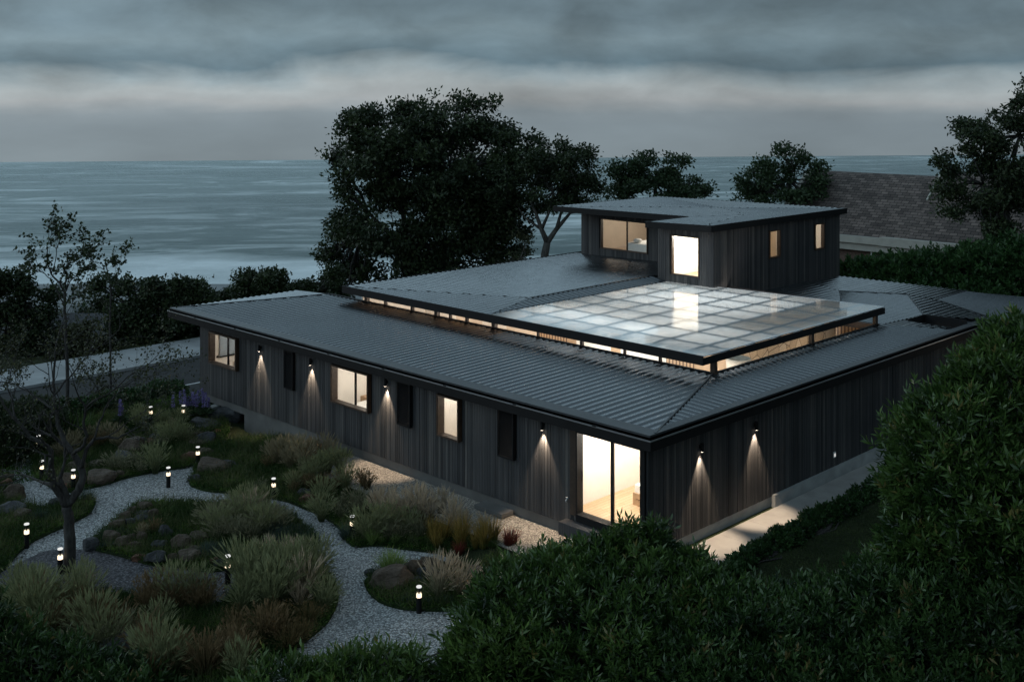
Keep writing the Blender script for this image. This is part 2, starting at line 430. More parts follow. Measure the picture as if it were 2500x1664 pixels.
def bark(name, a, b):
    m = Mat(name); m.bsdf(a, .9, 0, .2)
    k = m.noise(1.0, 6, m.coords((14,14,3.5)), .6)
    m.l(m.ramp(k, [(.3,a),(.7,b)]), m.b.inputs['Base Color']); m.bump(k, .9, .04); return m.m
M['bark'] = bark('dark bark', (.022,.020,.020), (.075,.07,.067))
M['bark_grey'] = bark('grey bark', (.05,.047,.045), (.13,.12,.112))
M['stem'] = simple('green stem', (.03,.045,.02), .7)
M['leaf_fore'] = foliage('glossy shrub leaf', (.010,.032,.007), (.085,.150,.036), .34, .22, .55, (.17,.15,.05))
M['leaf_fore2'] = foliage('darker shrub leaf', (.009,.026,.008), (.060,.115,.032), .38, .22, .5, (.14,.11,.04))  # darker leaf tone, so colour varies from shrub to shrub
M['leaf_fore3'] = foliage('young shrub leaf', (.016,.044,.008), (.115,.185,.045), .36, .25, .5, (.2,.16,.05))
M['leaf_dark'] = foliage('dark tree leaf', (.012,.022,.009), (.052,.074,.030), .5, .2, .3)
M['leaf_mid'] = foliage('green tree leaf', (.018,.036,.016), (.06,.095,.042), .5, .22, .3)
M['leaf_olive'] = foliage('olive leaf', (.022,.026,.012), (.07,.075,.034), .5, .25, .3)
M['leaf_hedge'] = foliage('hedge leaf', (.014,.042,.012), (.05,.105,.032), .45, .2, .35)
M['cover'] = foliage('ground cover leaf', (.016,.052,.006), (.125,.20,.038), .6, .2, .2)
M['lawn'] = foliage('lawn blade', (.030,.052,.016), (.085,.115,.038), .6, .2, .2)
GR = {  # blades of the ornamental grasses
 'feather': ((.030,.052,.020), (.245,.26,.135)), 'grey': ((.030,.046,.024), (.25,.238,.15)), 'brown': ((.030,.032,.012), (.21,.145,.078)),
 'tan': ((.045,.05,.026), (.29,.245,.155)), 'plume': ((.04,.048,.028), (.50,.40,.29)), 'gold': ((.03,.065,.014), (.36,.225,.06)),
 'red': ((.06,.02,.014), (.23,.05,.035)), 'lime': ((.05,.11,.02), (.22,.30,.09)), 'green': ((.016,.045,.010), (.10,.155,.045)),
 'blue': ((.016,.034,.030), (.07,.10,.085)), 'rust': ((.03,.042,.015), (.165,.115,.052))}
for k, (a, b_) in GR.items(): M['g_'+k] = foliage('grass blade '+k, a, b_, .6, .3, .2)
M['lupin'] = foliage('lupin flower', (.13,.10,.26), (.30,.26,.50), .6, .3, .2)

# sea
m = Mat('sea water'); b = m.new('ShaderNodeBsdfDiffuse'); m.b = b
gls = m.new('ShaderNodeBsdfGlossy'); gls.inputs['Roughness'].default_value = .22; gls.inputs['Color'].default_value = (.80,.86,.87,1)
lwt = m.new('ShaderNodeLayerWeight'); mrf = m.new('ShaderNodeMapRange'); mrf.inputs['From Min'].default_value = .84; mrf.inputs['From Max'].default_value = .952; mrf.inputs['To Min'].default_value = .08; mrf.inputs['To Max'].default_value = .34
m.l(lwt.outputs['Facing'], mrf.inputs['Value']); smx = m.new('ShaderNodeMixShader'); m.l(b.outputs[0], smx.inputs[1]); m.l(gls.outputs[0], smx.inputs[2]); m.l(smx.outputs[0], m.out.inputs['Surface'])
v1 = m.coords((1,1,1), 'Object', (0,0,math.radians(-9)))
mpn = m.new('ShaderNodeMapping'); mpn.inputs['Scale'].default_value = (.009,.024,1); m.l(v1, mpn.inputs['Vector'])
st = m.noise(1.0, 8, mpn.outputs[0], .66, 1.6)
mpb = m.new('ShaderNodeMapping'); mpb.inputs['Scale'].default_value = (.0032,.010,1); m.l(v1, mpb.inputs['Vector'])
bg = m.noise(1.0, 4, mpb.outputs[0], .5, 1.2)
foam = m.math('MULTIPLY', m.ramp(st, [(.49,(0,0,0)),(.56,(.45,.45,.45)),(.64,(1,1,1))]), m.ramp(bg, [(.36,(.3,.3,.3)),(.58,(1,1,1))]))
sx = m.new('ShaderNodeSeparateXYZ'); m.l(m.coords(), sx.inputs[0])
mpe = m.new('ShaderNodeMapping'); mpe.inputs['Scale'].default_value = (.012,.02,1); m.l(v1, mpe.inputs['Vector'])
edge = m.math('ADD', sx.outputs['Y'], m.math('MULTIPLY', m.math('SUBTRACT', m.noise(1.0, 5, mpe.outputs[0], .5), .5), 60.0))
surf = m.new('ShaderNodeMapRange'); surf.inputs['From Min'].default_value = 376; surf.inputs['From Max'].default_value = 362; m.l(edge, surf.inputs['Value'])
surff = m.math('MULTIPLY', surf.outputs[0], m.ramp(st, [(.25,(.55,.55,.55)),(.6,(1,1,1))]))
bry = m.math('ADD', m.math('MULTIPLY', sx.outputs['Y'], .135), m.math('MULTIPLY', m.noise(1.0, 5, mpe.outputs[0], .55), 9.0))
brk_ = m.math('MULTIPLY', m.ramp(m.math('ADD', m.math('MULTIPLY', m.math('SINE', bry), .5), .5), [(.80,(0,0,0)),(.96,(1,1,1))]), m.ramp(st, [(.42,(0,0,0)),(.58,(1,1,1))]))
near_ = m.new('ShaderNodeMapRange'); near_.inputs['From Min'].default_value = 720; near_.inputs['From Max'].default_value = 380; near_.inputs['To Min'].default_value = .12; near_.inputs['To Max'].default_value = .75; m.l(sx.outputs['Y'], near_.inputs['Value'])
foam = m.math('MAXIMUM', foam, m.math('MULTIPLY', brk_, near_.outputs[0]))
ff = m.math('MAXIMUM', m.math('MULTIPLY', foam, .8), surff, True)
base = m.ramp(bg, [(.3,(.055,.083,.086)),(.7,(.135,.18,.18))])
m.l(m.mix(ff, base, (.78,.84,.87)), b.inputs['Color'])
m.l(m.math('MULTIPLY', mrf.outputs[0], m.math('SUBTRACT', 1.0, m.math('MULTIPLY', ff, .8))), smx.inputs[0])
mpw = m.new('ShaderNodeMapping'); mpw.inputs['Scale'].default_value = (.05,.12,1); m.l(v1, mpw.inputs['Vector'])
m.bump(m.noise(1.0, 7, mpw.outputs[0], .65), .7, 2.5); m.l(b.inputs['Normal'].links[0].from_socket, gls.inputs['Normal'])
M['sea'] = m.m
# shingles
def shingle(name, c1, c2, mo, w=.32, h=.17):
    m = Mat(name); m.bsdf(c1, .9, 0, .2)
    bt = m.new('ShaderNodeTexBrick'); bt.inputs['Scale'].default_value = 1
    bt.inputs['Brick Width'].default_value = w; bt.inputs['Row Height'].default_value = h; bt.inputs['Mortar Size'].default_value = .018; bt.inputs['Bias'].default_value = -.1
    bt.inputs['Color1'].default_value = (*c1,1); bt.inputs['Color2'].default_value = (*c2,1); bt.inputs['Mortar'].default_value = (*mo,1)
    uv = m.new('ShaderNodeUVMap'); m.l(uv.outputs[0], bt.inputs['Vector'])
    c = m.mix(.5, bt.outputs[0], m.ramp(m.noise(1.1,4), [(.3,(.6,.6,.6)),(.7,(1.3,1.3,1.3))]), 'MULTIPLY')
    m.l(c, m.b.inputs['Base Color']); m.bump(bt.outputs[1], .5, -.03); return m.m
M['shingle'] = shingle('roof shingles', (.080,.066,.062), (.18,.145,.132), (.022,.02,.021), .46, .24)
M['shingle_grey'] = shingle('grey roof shingles', (.06,.063,.07), (.11,.115,.125), (.03,.03,.034))
M['brick'] = simple('brown brickwork', (.13,.085,.07), .9, 0, .3, 12)
M['trim'] = simple('cream trim', (.36,.345,.31), .7, 0, .1, 2)
M['slab'] = simple('weathered stone slab', (.16,.16,.175), .85, 0, .25, 5, .3)

M['meadow'] = foliage('meadow blade', (.018,.045,.010), (.17,.165,.085), .6, .3, .2)

# ================================================================== THE HOUSE
house = empty('house', (0, 0, -.9), 0, 'low black timber house with ribbed metal roofs, glazed middle roof and upper storey', 'house')
H0 = Matrix.Translation((0, 0, .9))
def hp(o):
    """make o a part of the house (the house's base lies on the ground)"""
    o.parent = house; o.matrix_parent_inverse = house.matrix_world.inverted() if False else Matrix.Translation((0, 0, .9)); return o
def sub(o, p):
    o.parent = p; return o

BOARD = .115
def P3(ax, fx, a, d, z): return (fx + d, a, z) if ax == 'x' else (a, fx + d, z)
def boxp(mb, ax, fx, a0, a1, d0, d1, z0, z1, tint=.5, mi=0):
    mb.box(P3(ax, fx, a0, d0, z0), P3(ax, fx, a1, d1, z1), tint, mi)
def board_wall(name, ax, fx, a0, a1, z0, z1, openings=(), seed=1):
    r = random.Random(seed); mb = MB(); a = a0
    while a < a1 - .01:
        w = min(BOARD, a1 - a); e = a + w - .011
        t = min(1, max(0, r.gauss(.45, .22))); th = .022 + r.random() * .012
        cuts = [(z0 - r.random()*.006, z1)]
        for (o0, o1, p0, p1) in openings:
            if e > o0 and a < o1:
                nc = []
                for (c0, c1) in cuts:
                    if p0 > c0: nc.append((c0, min(c1, p0)))
                    if p1 < c1: nc.append((max(c0, p1), c1))
                cuts = nc
        for (c0, c1) in cuts:
            if c1 - c0 > .01: boxp(mb, ax, fx, a, e, -th, 0, c0, c1, t)
        a += w
    return hp(mb.build(name, M['boards']))
def shell_wall(name, ax, fx, a0, a1, z0, z1, openings=(), d0=.004, d1=.2, mat=None):
    mb = MB(); xs = sorted({a0, a1, *[min(max(v, a0), a1) for o in openings for v in o[:2]]})
    for s, e in zip(xs, xs[1:]):
        zs = [(z0, z1)]
        for (o0, o1, p0, p1) in openings:
            if o0 < (s + e)/2 < o1:
                nz = []
                for c0, c1 in zs:
                    if p0 > c0: nz.append((c0, min(c1, p0)))
                    if p1 < c1: nz.append((max(c0, p1), c1))
                zs = nz
        for c0, c1 in zs: boxp(mb, ax, fx, s, e, d0, d1, c0, c1)
    sh = MB()
    for q in range(0, len(mb.v), 8):
        p0, p1 = mb.v[q], mb.v[q+6]
        (sh.box((fx + .0008, p0[1], p0[2]), (fx + .0036, p1[1], p1[2])) if ax == 'x' else sh.box((p0[0], fx + .0008, p0[2]), (p1[0], fx + .0036, p1[2])))
    hp(sh.build('wall_membrane', M['black']))
    return hp(mb.build(name, mat or M['white']))

# ---- front wall (x = 0), openings given by their glass as y0,y1,z0,z1
def gl_rect(tl, tr, bl, br, ax, fx):
    k = 1 if ax == 'x' else 0
    p = [on(*q, k ^ 1, fx) for q in (tl, tr, bl, br)]
    a = sorted(((p[0][k] + p[2][k])/2, (p[1][k] + p[3][k])/2))
    return a[0], a[1], (p[2].z + p[3].z)/2, (p[0].z + p[1].z)/2
GD = .10
W1 = gl_rect((524,810), (587.5,826), (524,881), (587.5,900), 'x', GD)
W2 = gl_rect((823,891), (910,913), (823,975), (910,1001), 'x', GD)
W3 = gl_rect((1082.7,962), (1131,975), (1083,1055.5), (1131,1071), 'x', GD)
DR = (.20, 2.46, .26, 2.56)
SH = [(16.56, 17.15, 1.17, 2.6), (9.78, 10.46, 1.18, 2.62), (4.97, 5.65, 1.2, 2.64)]
fr_open = [(a - .05, b + .05, c - .05, d + .05) for a, b, c, d in (W1, W2, W3, DR)]
board_wall('front_wall', 'x', 0, 0.0, 23.55, -.16, 2.74, fr_open + [(a + .05, b - .05, c + .05, d - .05) for a, b, c, d in SH], 3)
shell_wall('inner_wall', 'x', 0, .2, 23.35, -.1, 2.70, fr_open + [(a + .05, b - .05, c + .05, d - .05) for a, b, c, d in SH])
# ---- side wall (y = 0)
board_wall('side_wall', 'y', 0, -.03, 21.24, -.16, 2.74, [], 5)
shell_wall('inner_wall', 'y', 0, .004, 21.2, -.1, 2.70, [])
# ---- left end wall (faces away) and back walls that shut the light in
mb = MB(); mb.box((.0, 23.36, -.16), (6.0, 23.55, 2.72)); hp(mb.build('end_wall', M['white']))

def window(ax, fx, g, mull=None, mat_in='jamb', proj=.17, handle=False, sill=True):
    a0, a1, z0, z1 = g; t = .05
    mb = MB()
    # projecting timber box round the glass
    boxp(mb, ax, fx, a0 - t, a0, -proj, GD + .03, z0 - t, z1 + t)
    boxp(mb, ax, fx, a1, a1 + t, -proj, GD + .03, z0 - t, z1 + t)
    boxp(mb, ax, fx, a0, a1, -proj, GD + .03, z1, z1 + t)
    boxp(mb, ax, fx, a0, a1, -proj, GD + .03, z0 - t, z0)
    w = hp(mb.build('window', M['frame']))
    for r0, r1 in ((a1 - .012, a1 - .001), (a0 + .001, a0 + .012)):   # brown reveal boards inside the box
        li = MB(); boxp(li, ax, fx, r0, r1, -proj + .02, GD - .03, z0 + .012, z1 - .012); sub(li.build('reveal', M[mat_in]), w)
    if sill:
        si = MB(); boxp(si, ax, fx, a0 + .013, a1 - .013, -proj - .012, GD - .03, z0 + .001, z0 + .014); sub(si.build('sill', M[mat_in]), w)
    pn = MB(); boxp(pn, ax, fx, a0 + .002, a1 - .002, GD, GD + .012, z0 + .002, z1 - .002); sub(pn.build('pane', M['pane']), w)
    if mull is not None:
        mu = MB(); boxp(mu, ax, fx, mull - .028, mull + .028, GD - .025, GD + .04, z0 + .004, z1 - .004); sub(mu.build('mullion', M['black']), w)
    return w
window('x', 0, W1, on(557, 850, 0, GD).y)
window('x', 0, W2, on(868, 940, 0, GD).y)
window('x', 0, W3)
# ---- sliding glass door
a0, a1, z0, z1 = DR
mb = MB(); t = .05
for s in ((a0 - .16, a0), (a1, a1 + .05)): boxp(mb, 'x', 0, s[0], s[1], -.10, .16, z0 - .2, z1 + .06)
boxp(mb, 'x', 0, a0, a1, -.10, .16, z1, z1 + .06); boxp(mb, 'x', 0, a0, a1, -.14, .16, z0 - .2, z0)
dr = hp(mb.build('sliding_door', M['black']))
mb = MB(); boxp(mb, 'x', 0, a1 + .05, a1 + .32, -.045, -.034, z0 - .1, z1 + .05); sub(mb.build('frame', M['jamb']), dr)
mb = MB(); boxp(mb, 'x', 0, a0 + .002, a1 - .002, .10, .112, z0 + .002, z1 - .002); sub(mb.build('pane', M['pane']), dr)
ym = on(1495, 1150, 0, .1).y
mb = MB(); boxp(mb, 'x', 0, ym - .04, ym + .04, .07, .15, z0, z1); sub(mb.build('mullion', M['black']), dr)
mb = MB(); boxp(mb, 'x', 0, a1 - .06, a1 - .03, .06, .085, 1.15, 1.45); sub(mb.build('handle', M['black']), dr)
mb = MB(); boxp(mb, 'x', 0, a0 - .1, a1 + .35, -.5, -.15, -.3, .06); hp(mb.build('door_step', M['boards']))

# ---- louvred shutters standing off the wall
for (a, b, c, d) in SH:
    mb = MB(); pr = .16
    boxp(mb, 'x', 0, a, a + .045, -pr, -.036, c, d); boxp(mb, 'x', 0, b - .045, b, -pr, -.036, c, d)
    boxp(mb, 'x', 0, a + .045, b - .045, -pr, -.036, c, c + .045); boxp(mb, 'x', 0, a + .045, b - .045, -pr, -.036, d - .045, d)
    s = hp(mb.build('shutter', M['black']))
    mb = MB(); z = c + .07
    while z < d - .08:
        v = []
        y0, y1 = a + .05, b - .05
        v = [(-pr + .012, y0, z), (-pr + .012, y1, z), (-.07, y1, z + .030), (-.07, y0, z + .030)]
        v += [(x, y, zz - .006) for x, y, zz in v]
        mb.add(v, [(0,1,2,3),(7,6,5,4),(0,4,5,1),(1,5,6,2),(2,6,7,3),(3,7,4,0)]); z += .058
    sub(mb.build('louvres', M['black']), s)

# ---- plinth: stepped concrete foundation
mb = MB()
mb.add([(.03, -.0, -.165), (.03, 20.19, -.165), (.03, 20.19, -1.6), (.03, 0, -1.1), (.25, 0, -.165), (.25, 20.19, -.165), (.25, 20.19, -1.6), (.25, 0, -1.1)],
       [(0,1,2,3),(7,6,5,4),(0,4,5,1),(1,5,6,2),(2,6,7,3),(3,7,4,0)])
mb.box((.03, 20.192, -.165), (5.9, 23.53, -.47))
hp(mb.build('foundation', M['concrete']))
mb = MB(); mb.box((0.26, .03, -.165), (21.2, .25, -1.0)); hp(mb.build('foundation', M['kerb']))
mb = MB(); mb.box((6.1, -.13, -.9), (21.2, .028, -.12)); hp(mb.build('upstand', M['kerb']))
mb = MB(); mb.box((.26, .26, .12), (5.9, 23.3, .2)); mb.box((6.0, .3, .12), (21, 20.7, .19)); hp(mb.build('floor', M['oak']))
# ---- ceiling of the low wings
mb = MB(); mb.box((.21, .21, 2.70), (5.95, 23.34, 2.73)); mb.box((6.0, .21, 2.70), (17.0, 2.05, 2.73)); hp(mb.build('ceiling', M['white']))
# ---- inner partitions: rooms behind the facade
def part_box(a, b, mat='white', name='partition'):
    mb = MB(); mb.box(a, b); return hp(mb.build(name, M[mat]))
yb = at(1425, 1231, .2).y
for y in (yb, 6.6, 9.35, 11.2, 15.6, 19.2):
    part_box((.205, y, .2), (5.8, y + .1, 2.70))
part_box((5.8, .26, .2), (5.9, 23.3, 2.70))
mb = MB(); mb.box((2.2, 7.0, .2), (2.3, 8.9, 2.7)); hp(mb.build('partition', M['white']))

# ---- interiors seen through the glass
M['lv'] = M['black']
b0 = at(1545, 1231, .2)
bed = empty('bed', (b0.x, b0.y, .2), 0, 'wooden drawer bed with white mattress behind the sliding glass door', 'bed')
mb = MB(); mb.box((0, -1.0, 0), (2.0, 0, .36)); mb.build('bed_base', M['tanwood'], bed)
mb = MB(); mb.box((-.012, -.85, .19), (0, -.12, .2)); mb.build('drawer_gap', M['frame'], bed)
mb = MB(); mb.box((.05, -.98, .36), (1.98, -.03, .58)); mb.build('mattress', M['linen'], bed)
bed = empty('bed', (1.6, 20.9, .2), 0, 'white bed with slatted wooden headboard in the leftmost lit room', 'bed')
mb = MB(); mb.box((0, 0, 0), (2.0, 1.5, .55)); mb.build('mattress', M['linen'], bed)
mb = MB(); mb.box((-.1, 2.2, .0), (3.2, 2.28, .82)); mb.build('headboard', M['slats'], bed)
bl = empty('window_blind', (.76, 23.30, 1.22), 0, 'blue grey window blind above a wooden headboard in the leftmost room', 'blind')
mb = MB(); mb.box((0, 0, 0), (3.2, .03, 1.25)); mb.build('fabric', M['blind'], bl)
mb = MB(); mb.box((0, -.03, -.06), (3.2, .03, -.001)); mb.build('bottom_bar', M['black'], bl)
q = on(505*1.0+22, 872, 1, 23.2)
lp = empty('wall_sconce', (.58, 23.28, 1.2), 0, 'small black reading lamp on the wall beside the blue grey blind', 'wall lamp')
mb = MB(); mb.tube([(0, .06, 0), (0, -.06, .02), (0, -.12, .06)], .012, 6); mb.build('arm', M['black'], lp)
mb = MB(); mb.lathe([(.03, 0), (.065, -.09)], 12, (0, -.12, .10)); mb.build('shade', M['black'], lp)
c0 = on(893, 975, 1, 15.55)
cb = empty('side_cabinet', (2.25, 15.08, .2), 0, 'small tan wooden cabinet in the white room with the widest front window', 'cabinet')
mb = MB(); mb.box((0, 0, 0), (.6, .5, .52)); mb.build('carcass', M['tanwood'], cb)
mb = MB(); mb.box((.05, -.012, .30), (.55, 0, .31)); mb.build('drawer_gap', M['frame'], cb)
bd = empty('bed', (.9, 12.2, .2), 0, 'low white bed in the white room with the widest front window', 'bed')
mb = MB(); mb.box((0, 0, 0), (2.0, 2.8, .5)); mb.build('mattress', M['linen'], bd)

def room_lamp(x, y, z, watts, color=(1, .90, .79), r=.18, name='ceiling_bulb'):
    l = bpy.data.lights.new(name, 'POINT'); l.energy = watts; l.color = color; l.shadow_soft_size = r
    o = bpy.data.objects.new(name, l); col.objects.link(o); o.location = (x, y, z); return o
room_lamp(1.2, 1.6, 2.5, 260); room_lamp(3.6, 1.4, 2.5, 200)
room_lamp(2.0, 13.2, 2.45, 200); room_lamp(1.3, 8.1, 2.45, 85)
room_lamp(2.2, 21.3, 2.45, 105)
room_lamp(1.8, 5.3, 2.4, 45); room_lamp(1.8, 10.2, 2.4, 22); room_lamp(1.8, 17.2, 2.4, 2)

# ---------------------------------------------------------------- roofs
def facet(mb, poly, zf, along, pitch=.30, amp=.024, n=8, ph=0.0):
    """corrugated sheet over a convex plan outline; ribs run along 'x' or 'y'"""
    k = 1 if along == 'x' else 0         # coordinate across the ribs
    s0 = min(p[k] for p in poly); s1 = max(p[k] for p in poly)
    st = pitch / n; cnt = int(math.ceil((s1 - s0) / st)); rows = []
    for i in range(cnt + 1):
        s = min(s0 + i * st, s1); ss = min(max(s, s0 + 1e-4), s1 - 1e-4); ts = []
        for j in range(len(poly)):
            p, q = poly[j], poly[(j+1) % len(poly)]
            if (p[k] - ss) * (q[k] - ss) < 0:
                u = (ss - p[k]) / (q[k] - p[k]); ts.append(p[1-k] + u * (q[1-k] - p[1-k]))
        if len(ts) < 2: continue
        t = s / pitch * 2 * math.pi + ph
        h = amp * (2 * (.5 + .5 * math.cos(t)) ** 1.3 - 1)
        rows.append((s, min(ts), max(ts), h))
    v = []; f = []
    for s, t0, t1, h in rows:
        for t in (t0, t1):
            x, y = (t, s) if along == 'x' else (s, t)
            v.append((x, y, zf(x, y) + h))
    for i in range(len(rows) - 1): f.append((2*i, 2*i+1, 2*i+3, 2*i+2))
    if along == 'y': f = [q[::-1] for q in f]
    f = [q[::-1] for q in f]
    mb.add(v, f)

ZE = 3.07
zA = lambda x, y: ZE + .0232 * (x + .4)
zB = lambda x, y: ZE + .060 * (y + .4)
zC = lambda x, y: ZE + .0545 * (25.65 - y)
low = MB(); EO = -.30
d = -.031
low.prism([(EO, EO), (6.1, 2.12), (6.1, 22.85), (EO, 25.6)], 2.80, lambda x, y: zA(x, y) + d)
low.prism([(EO, EO), (21.3, EO), (21.3, .0), (19.0, .0), (19.0, 1.8), (20.45, 1.8), (20.45, .002), (21.3, .002), (21.3, 2.12), (6.1, 2.12)][:1] + [(19.0, EO), (19.0, 2.12), (6.1, 2.12)], 2.80, lambda x, y: zB(x, y) + d)
low.prism([(19.002, EO), (21.4, EO), (21.4, .0), (19.002, .0)], 2.80, lambda x, y: zB(x, y) + d)
low.prism([(20.45, .002), (21.4, .002), (21.4, 1.8), (20.45, 1.8)], 2.80, lambda x, y: zB(x, y) + d)
low.prism([(EO, 25.6), (6.1, 22.85), (6.1, 25.6)], 2.80, lambda x, y: zC(x, y) + d)
e_ = .027
low.prism([(EO, EO), (.20, -.112), (.20, 25.39), (EO, 25.6)], 2.81, lambda x, y: zA(x, y) + e_)
low.prism([(EO + .01, EO), (21.4, EO), (21.4, -.03), (.41, -.03)], 2.81, lambda x, y: zB(x, y) + e_ - .001)
lowroof = hp(low.build('low_roof', M['flash']))
mb = MB()
facet(mb, [(.20, -.168), (6.08, 2.11), (6.08, 22.87), (.20, 25.36)], zA, 'x')
facet(mb, [(.57, -.02), (18.9, -.02), (17.3, 2.11), (6.08, 2.11)], zB, 'y')
facet(mb, [(-.05, 25.45), (6.08, 22.9), (6.08, 25.5)], zC, 'y')
sub(mb.build('roof_sheet', M['roof'], smooth=True), lowroof)
mb = MB()   # folded ridge caps on the hips
mb.bar((-.02, -.25, ZE + .03), (6.06, 2.12, 3.25), .06, .035); sub(mb.build('hip_cap', M['flash']), lowroof)
mb = MB(); mb.bar((-.02, 25.44, ZE + .03), (6.06, 22.88, 3.25), .06, .035); sub(mb.build('hip_cap', M['flash']), lowroof)
# black fascia, gutter and its pale lip
mb = MB()
mb.box((-.385, -.385, 2.70), (EO, 25.6, 2.955)); mb.box((EO, -.385, 2.70), (21.4, EO, 2.955)); mb.box((EO, 25.6, 2.70), (6.1, 25.66, 3.02))
mb.box((EO, EO, 2.742), (-.032, 25.6, 2.80)); mb.box((-.032, EO, 2.742), (21.4, -.032, 2.80))
mb.box((-.03, 23.56, 2.742), (6.1, 25.6, 2.80))
fa = hp(mb.build('fascia', M['black']))
mb = MB()
mb.box((-.405, -.405, 2.962), (-.388, 25.62, 3.000)); mb.box((-.388, -.405, 2.962), (21.4, -.388, 3.000))
sub(mb.build('gutter_lip', M['lip']), fa)
mb = MB(); mb.box((-.388, -.388, 2.955), (EO - .001, 25.6, 2.962)); mb.box((EO, -.388, 2.955), (21.4, EO - .001, 2.962))
y = 1.5
while y < 25: mb.box((-.43, y, 2.985), (-.30, y + .12, 3.008)); y += 3.1
sub(mb.build('gutter', M['black']), fa)

# ---- upper roof: metal part
ZU = 3.90; XE = 5.35; YE = 20.9; YG = 11.75
zN = lambda x, y: ZU + .048 * (x - XE)
zL = lambda x, y: ZU + .0181 * (YE - y)
zS = lambda x, y: ZU + .1765 * (y - YG)
up = MB()
up.prism([(XE, YE), (8.5, 12.6), (XE, YG)], 3.70, lambda x, y: zN(x, y) + d)
up.prism([(XE, YE), (8.5, 12.6), (27.0, 12.6), (27.0, YE)], 3.70, lambda x, y: zL(x, y) + d)
up.prism([(XE, YG), (8.5, 12.6), (16.4, 12.6), (16.4, YG)], 3.70, lambda x, y: zS(x, y) + d)
uproof = hp(up.build('upper_roof', M['flash']))
mb = MB()
facet(mb, [(XE + .04, YE - .15), (8.5, 12.6), (XE + .04, YG + .03)], zN, 'x', .30, .015)
facet(mb, [(XE + .12, YE - .05), (8.5, 12.6), (20.6, 12.6), (20.6, YE - .05)], zL, 'y', .30, .015)
facet(mb, [(XE + .2, YG + .05), (8.5, 12.6), (16.4, 12.6), (16.4, YG + .05)], zS, 'y')
sub(mb.build('roof_sheet', M['roof'], smooth=True), uproof)
zP = ZU + .0181*(YE - 12.6)
for q0, q1 in (((8.5, 12.6, zP + .012), (16.4, 12.6, zP + .012)),):
    mb = MB(); mb.bar(q0, q1, .05, .03); sub(mb.build('ridge_cap', M['roof']), uproof)
mb = MB()
mb.box((XE - .05, 1.98, 3.63), (XE, YE, 3.928)); mb.box((XE, 1.98, 3.63), (17.45, 2.03, 3.86)); mb.box((XE, YE, 3.63), (27, YE + .05, 3.922))
mb.box((17.40, 2.03, 3.63), (17.45, 9.3, 3.86))
fu = hp(mb.build('fascia', M['black']))
mb = MB(); mb.box((XE + .002, YG + .1, 3.64), (8.0, YE - .01, 3.70)); mb.box((8.0, YG + .1, 3.64), (16.2, YE - .01, 3.70)); hp(mb.build('soffit', M['tanwood']))

# ---- glazed roof with its beams
glz = [(XE + .02, 2.05), (17.38, 2.05), (16.45, YG - .02), (XE + .02, YG - .02)]
mb = MB(); mb.prism(glz, 3.885, 3.905); gr = hp(mb.build('glass_roof', M['roofglass']))
mb = MB()
for x in np.arange(XE + 1.5, 17.3, 1.5):
    y1 = YG - .05
    mb.box((x - .075, 2.06, 3.74), (x + .075, y1, 3.878))
for y in np.arange(2.05 + .85, YG, 1.5):
    mb.box((XE + .03, y - .075, 3.75), (17.35 if y < 4 else 16.9, y + .075, 3.874))
sub(mb.build('rafters', simple('blue grey beam', (.30,.42,.52), .5, 0, .06, 3)), gr)  # blue of the reflected sky is put into the beam colour
mb = MB()
mb.bar((XE + .01, 2.02, 3.90), (17.40, 2.02, 3.90), .05, .025); mb.bar((XE + .0, 2.05, 3.902), (XE + .0, YG, 3.902), .045, .02)
mb.bar((17.40, 2.05, 3.90), (16.46, YG, 3.90), .04, .02)
sub(mb.build('edge_trim', M['steel']), gr)

# ---- clerestory posts and panes under the upper roof
post_px = [(874, 741.5, .17), (930, 750, .11), (987, 765, .12), (1048.6, 777, .17), (1094.5, 782, .10), (1131, 791, .11), (1196, 805, .17),
           (1312, 826, .06), (1419, 848, .11), (1525, 869.5, .07), (1613.7, 887, .08), (1745, 913, .17)]
for px, py, w in post_px:
    p = at(px, py, 3.2); mb = MB(); mb.box((6.0, p.y - w/2, 3.12), (6.0 + max(w, .1), p.y + w/2, 3.70)); hp(mb.build('post', M['frame']))
for px, py, w in [(1989.4, 843.5, .16), (2140, 796, .17)]:
    p = at(px, py, 3.2); mb = MB(); mb.box((p.x - w/2, 2.06, 3.12), (p.x + w/2, 2.2, 3.70)); hp(mb.build('post', M['frame']))
mb = MB(); mb.box((6.2, 2.3, 3.10), (6.21, 20.3, 3.66)); hp(mb.build('clerestory_pane', M['pane']))
mb = MB(); mb.box((6.3, 2.25, 3.10), (17.0, 2.26, 3.66)); hp(mb.build('clerestory_pane', M['pane']))
mb = MB(); mb.box((17.02, 2.25, 3.05), (17.2, 8.9, 3.24)); hp(mb.build('beam', M['frame']))

for a_, b_ in (((6.0, 2.06, 3.16), (6.10, 22.8, 3.268)), ((6.102, 2.06, 3.16), (17.2, 2.16, 3.262))):
    mb = MB(); mb.box(a_, b_); hp(mb.build('clerestory_sill', M['black']))
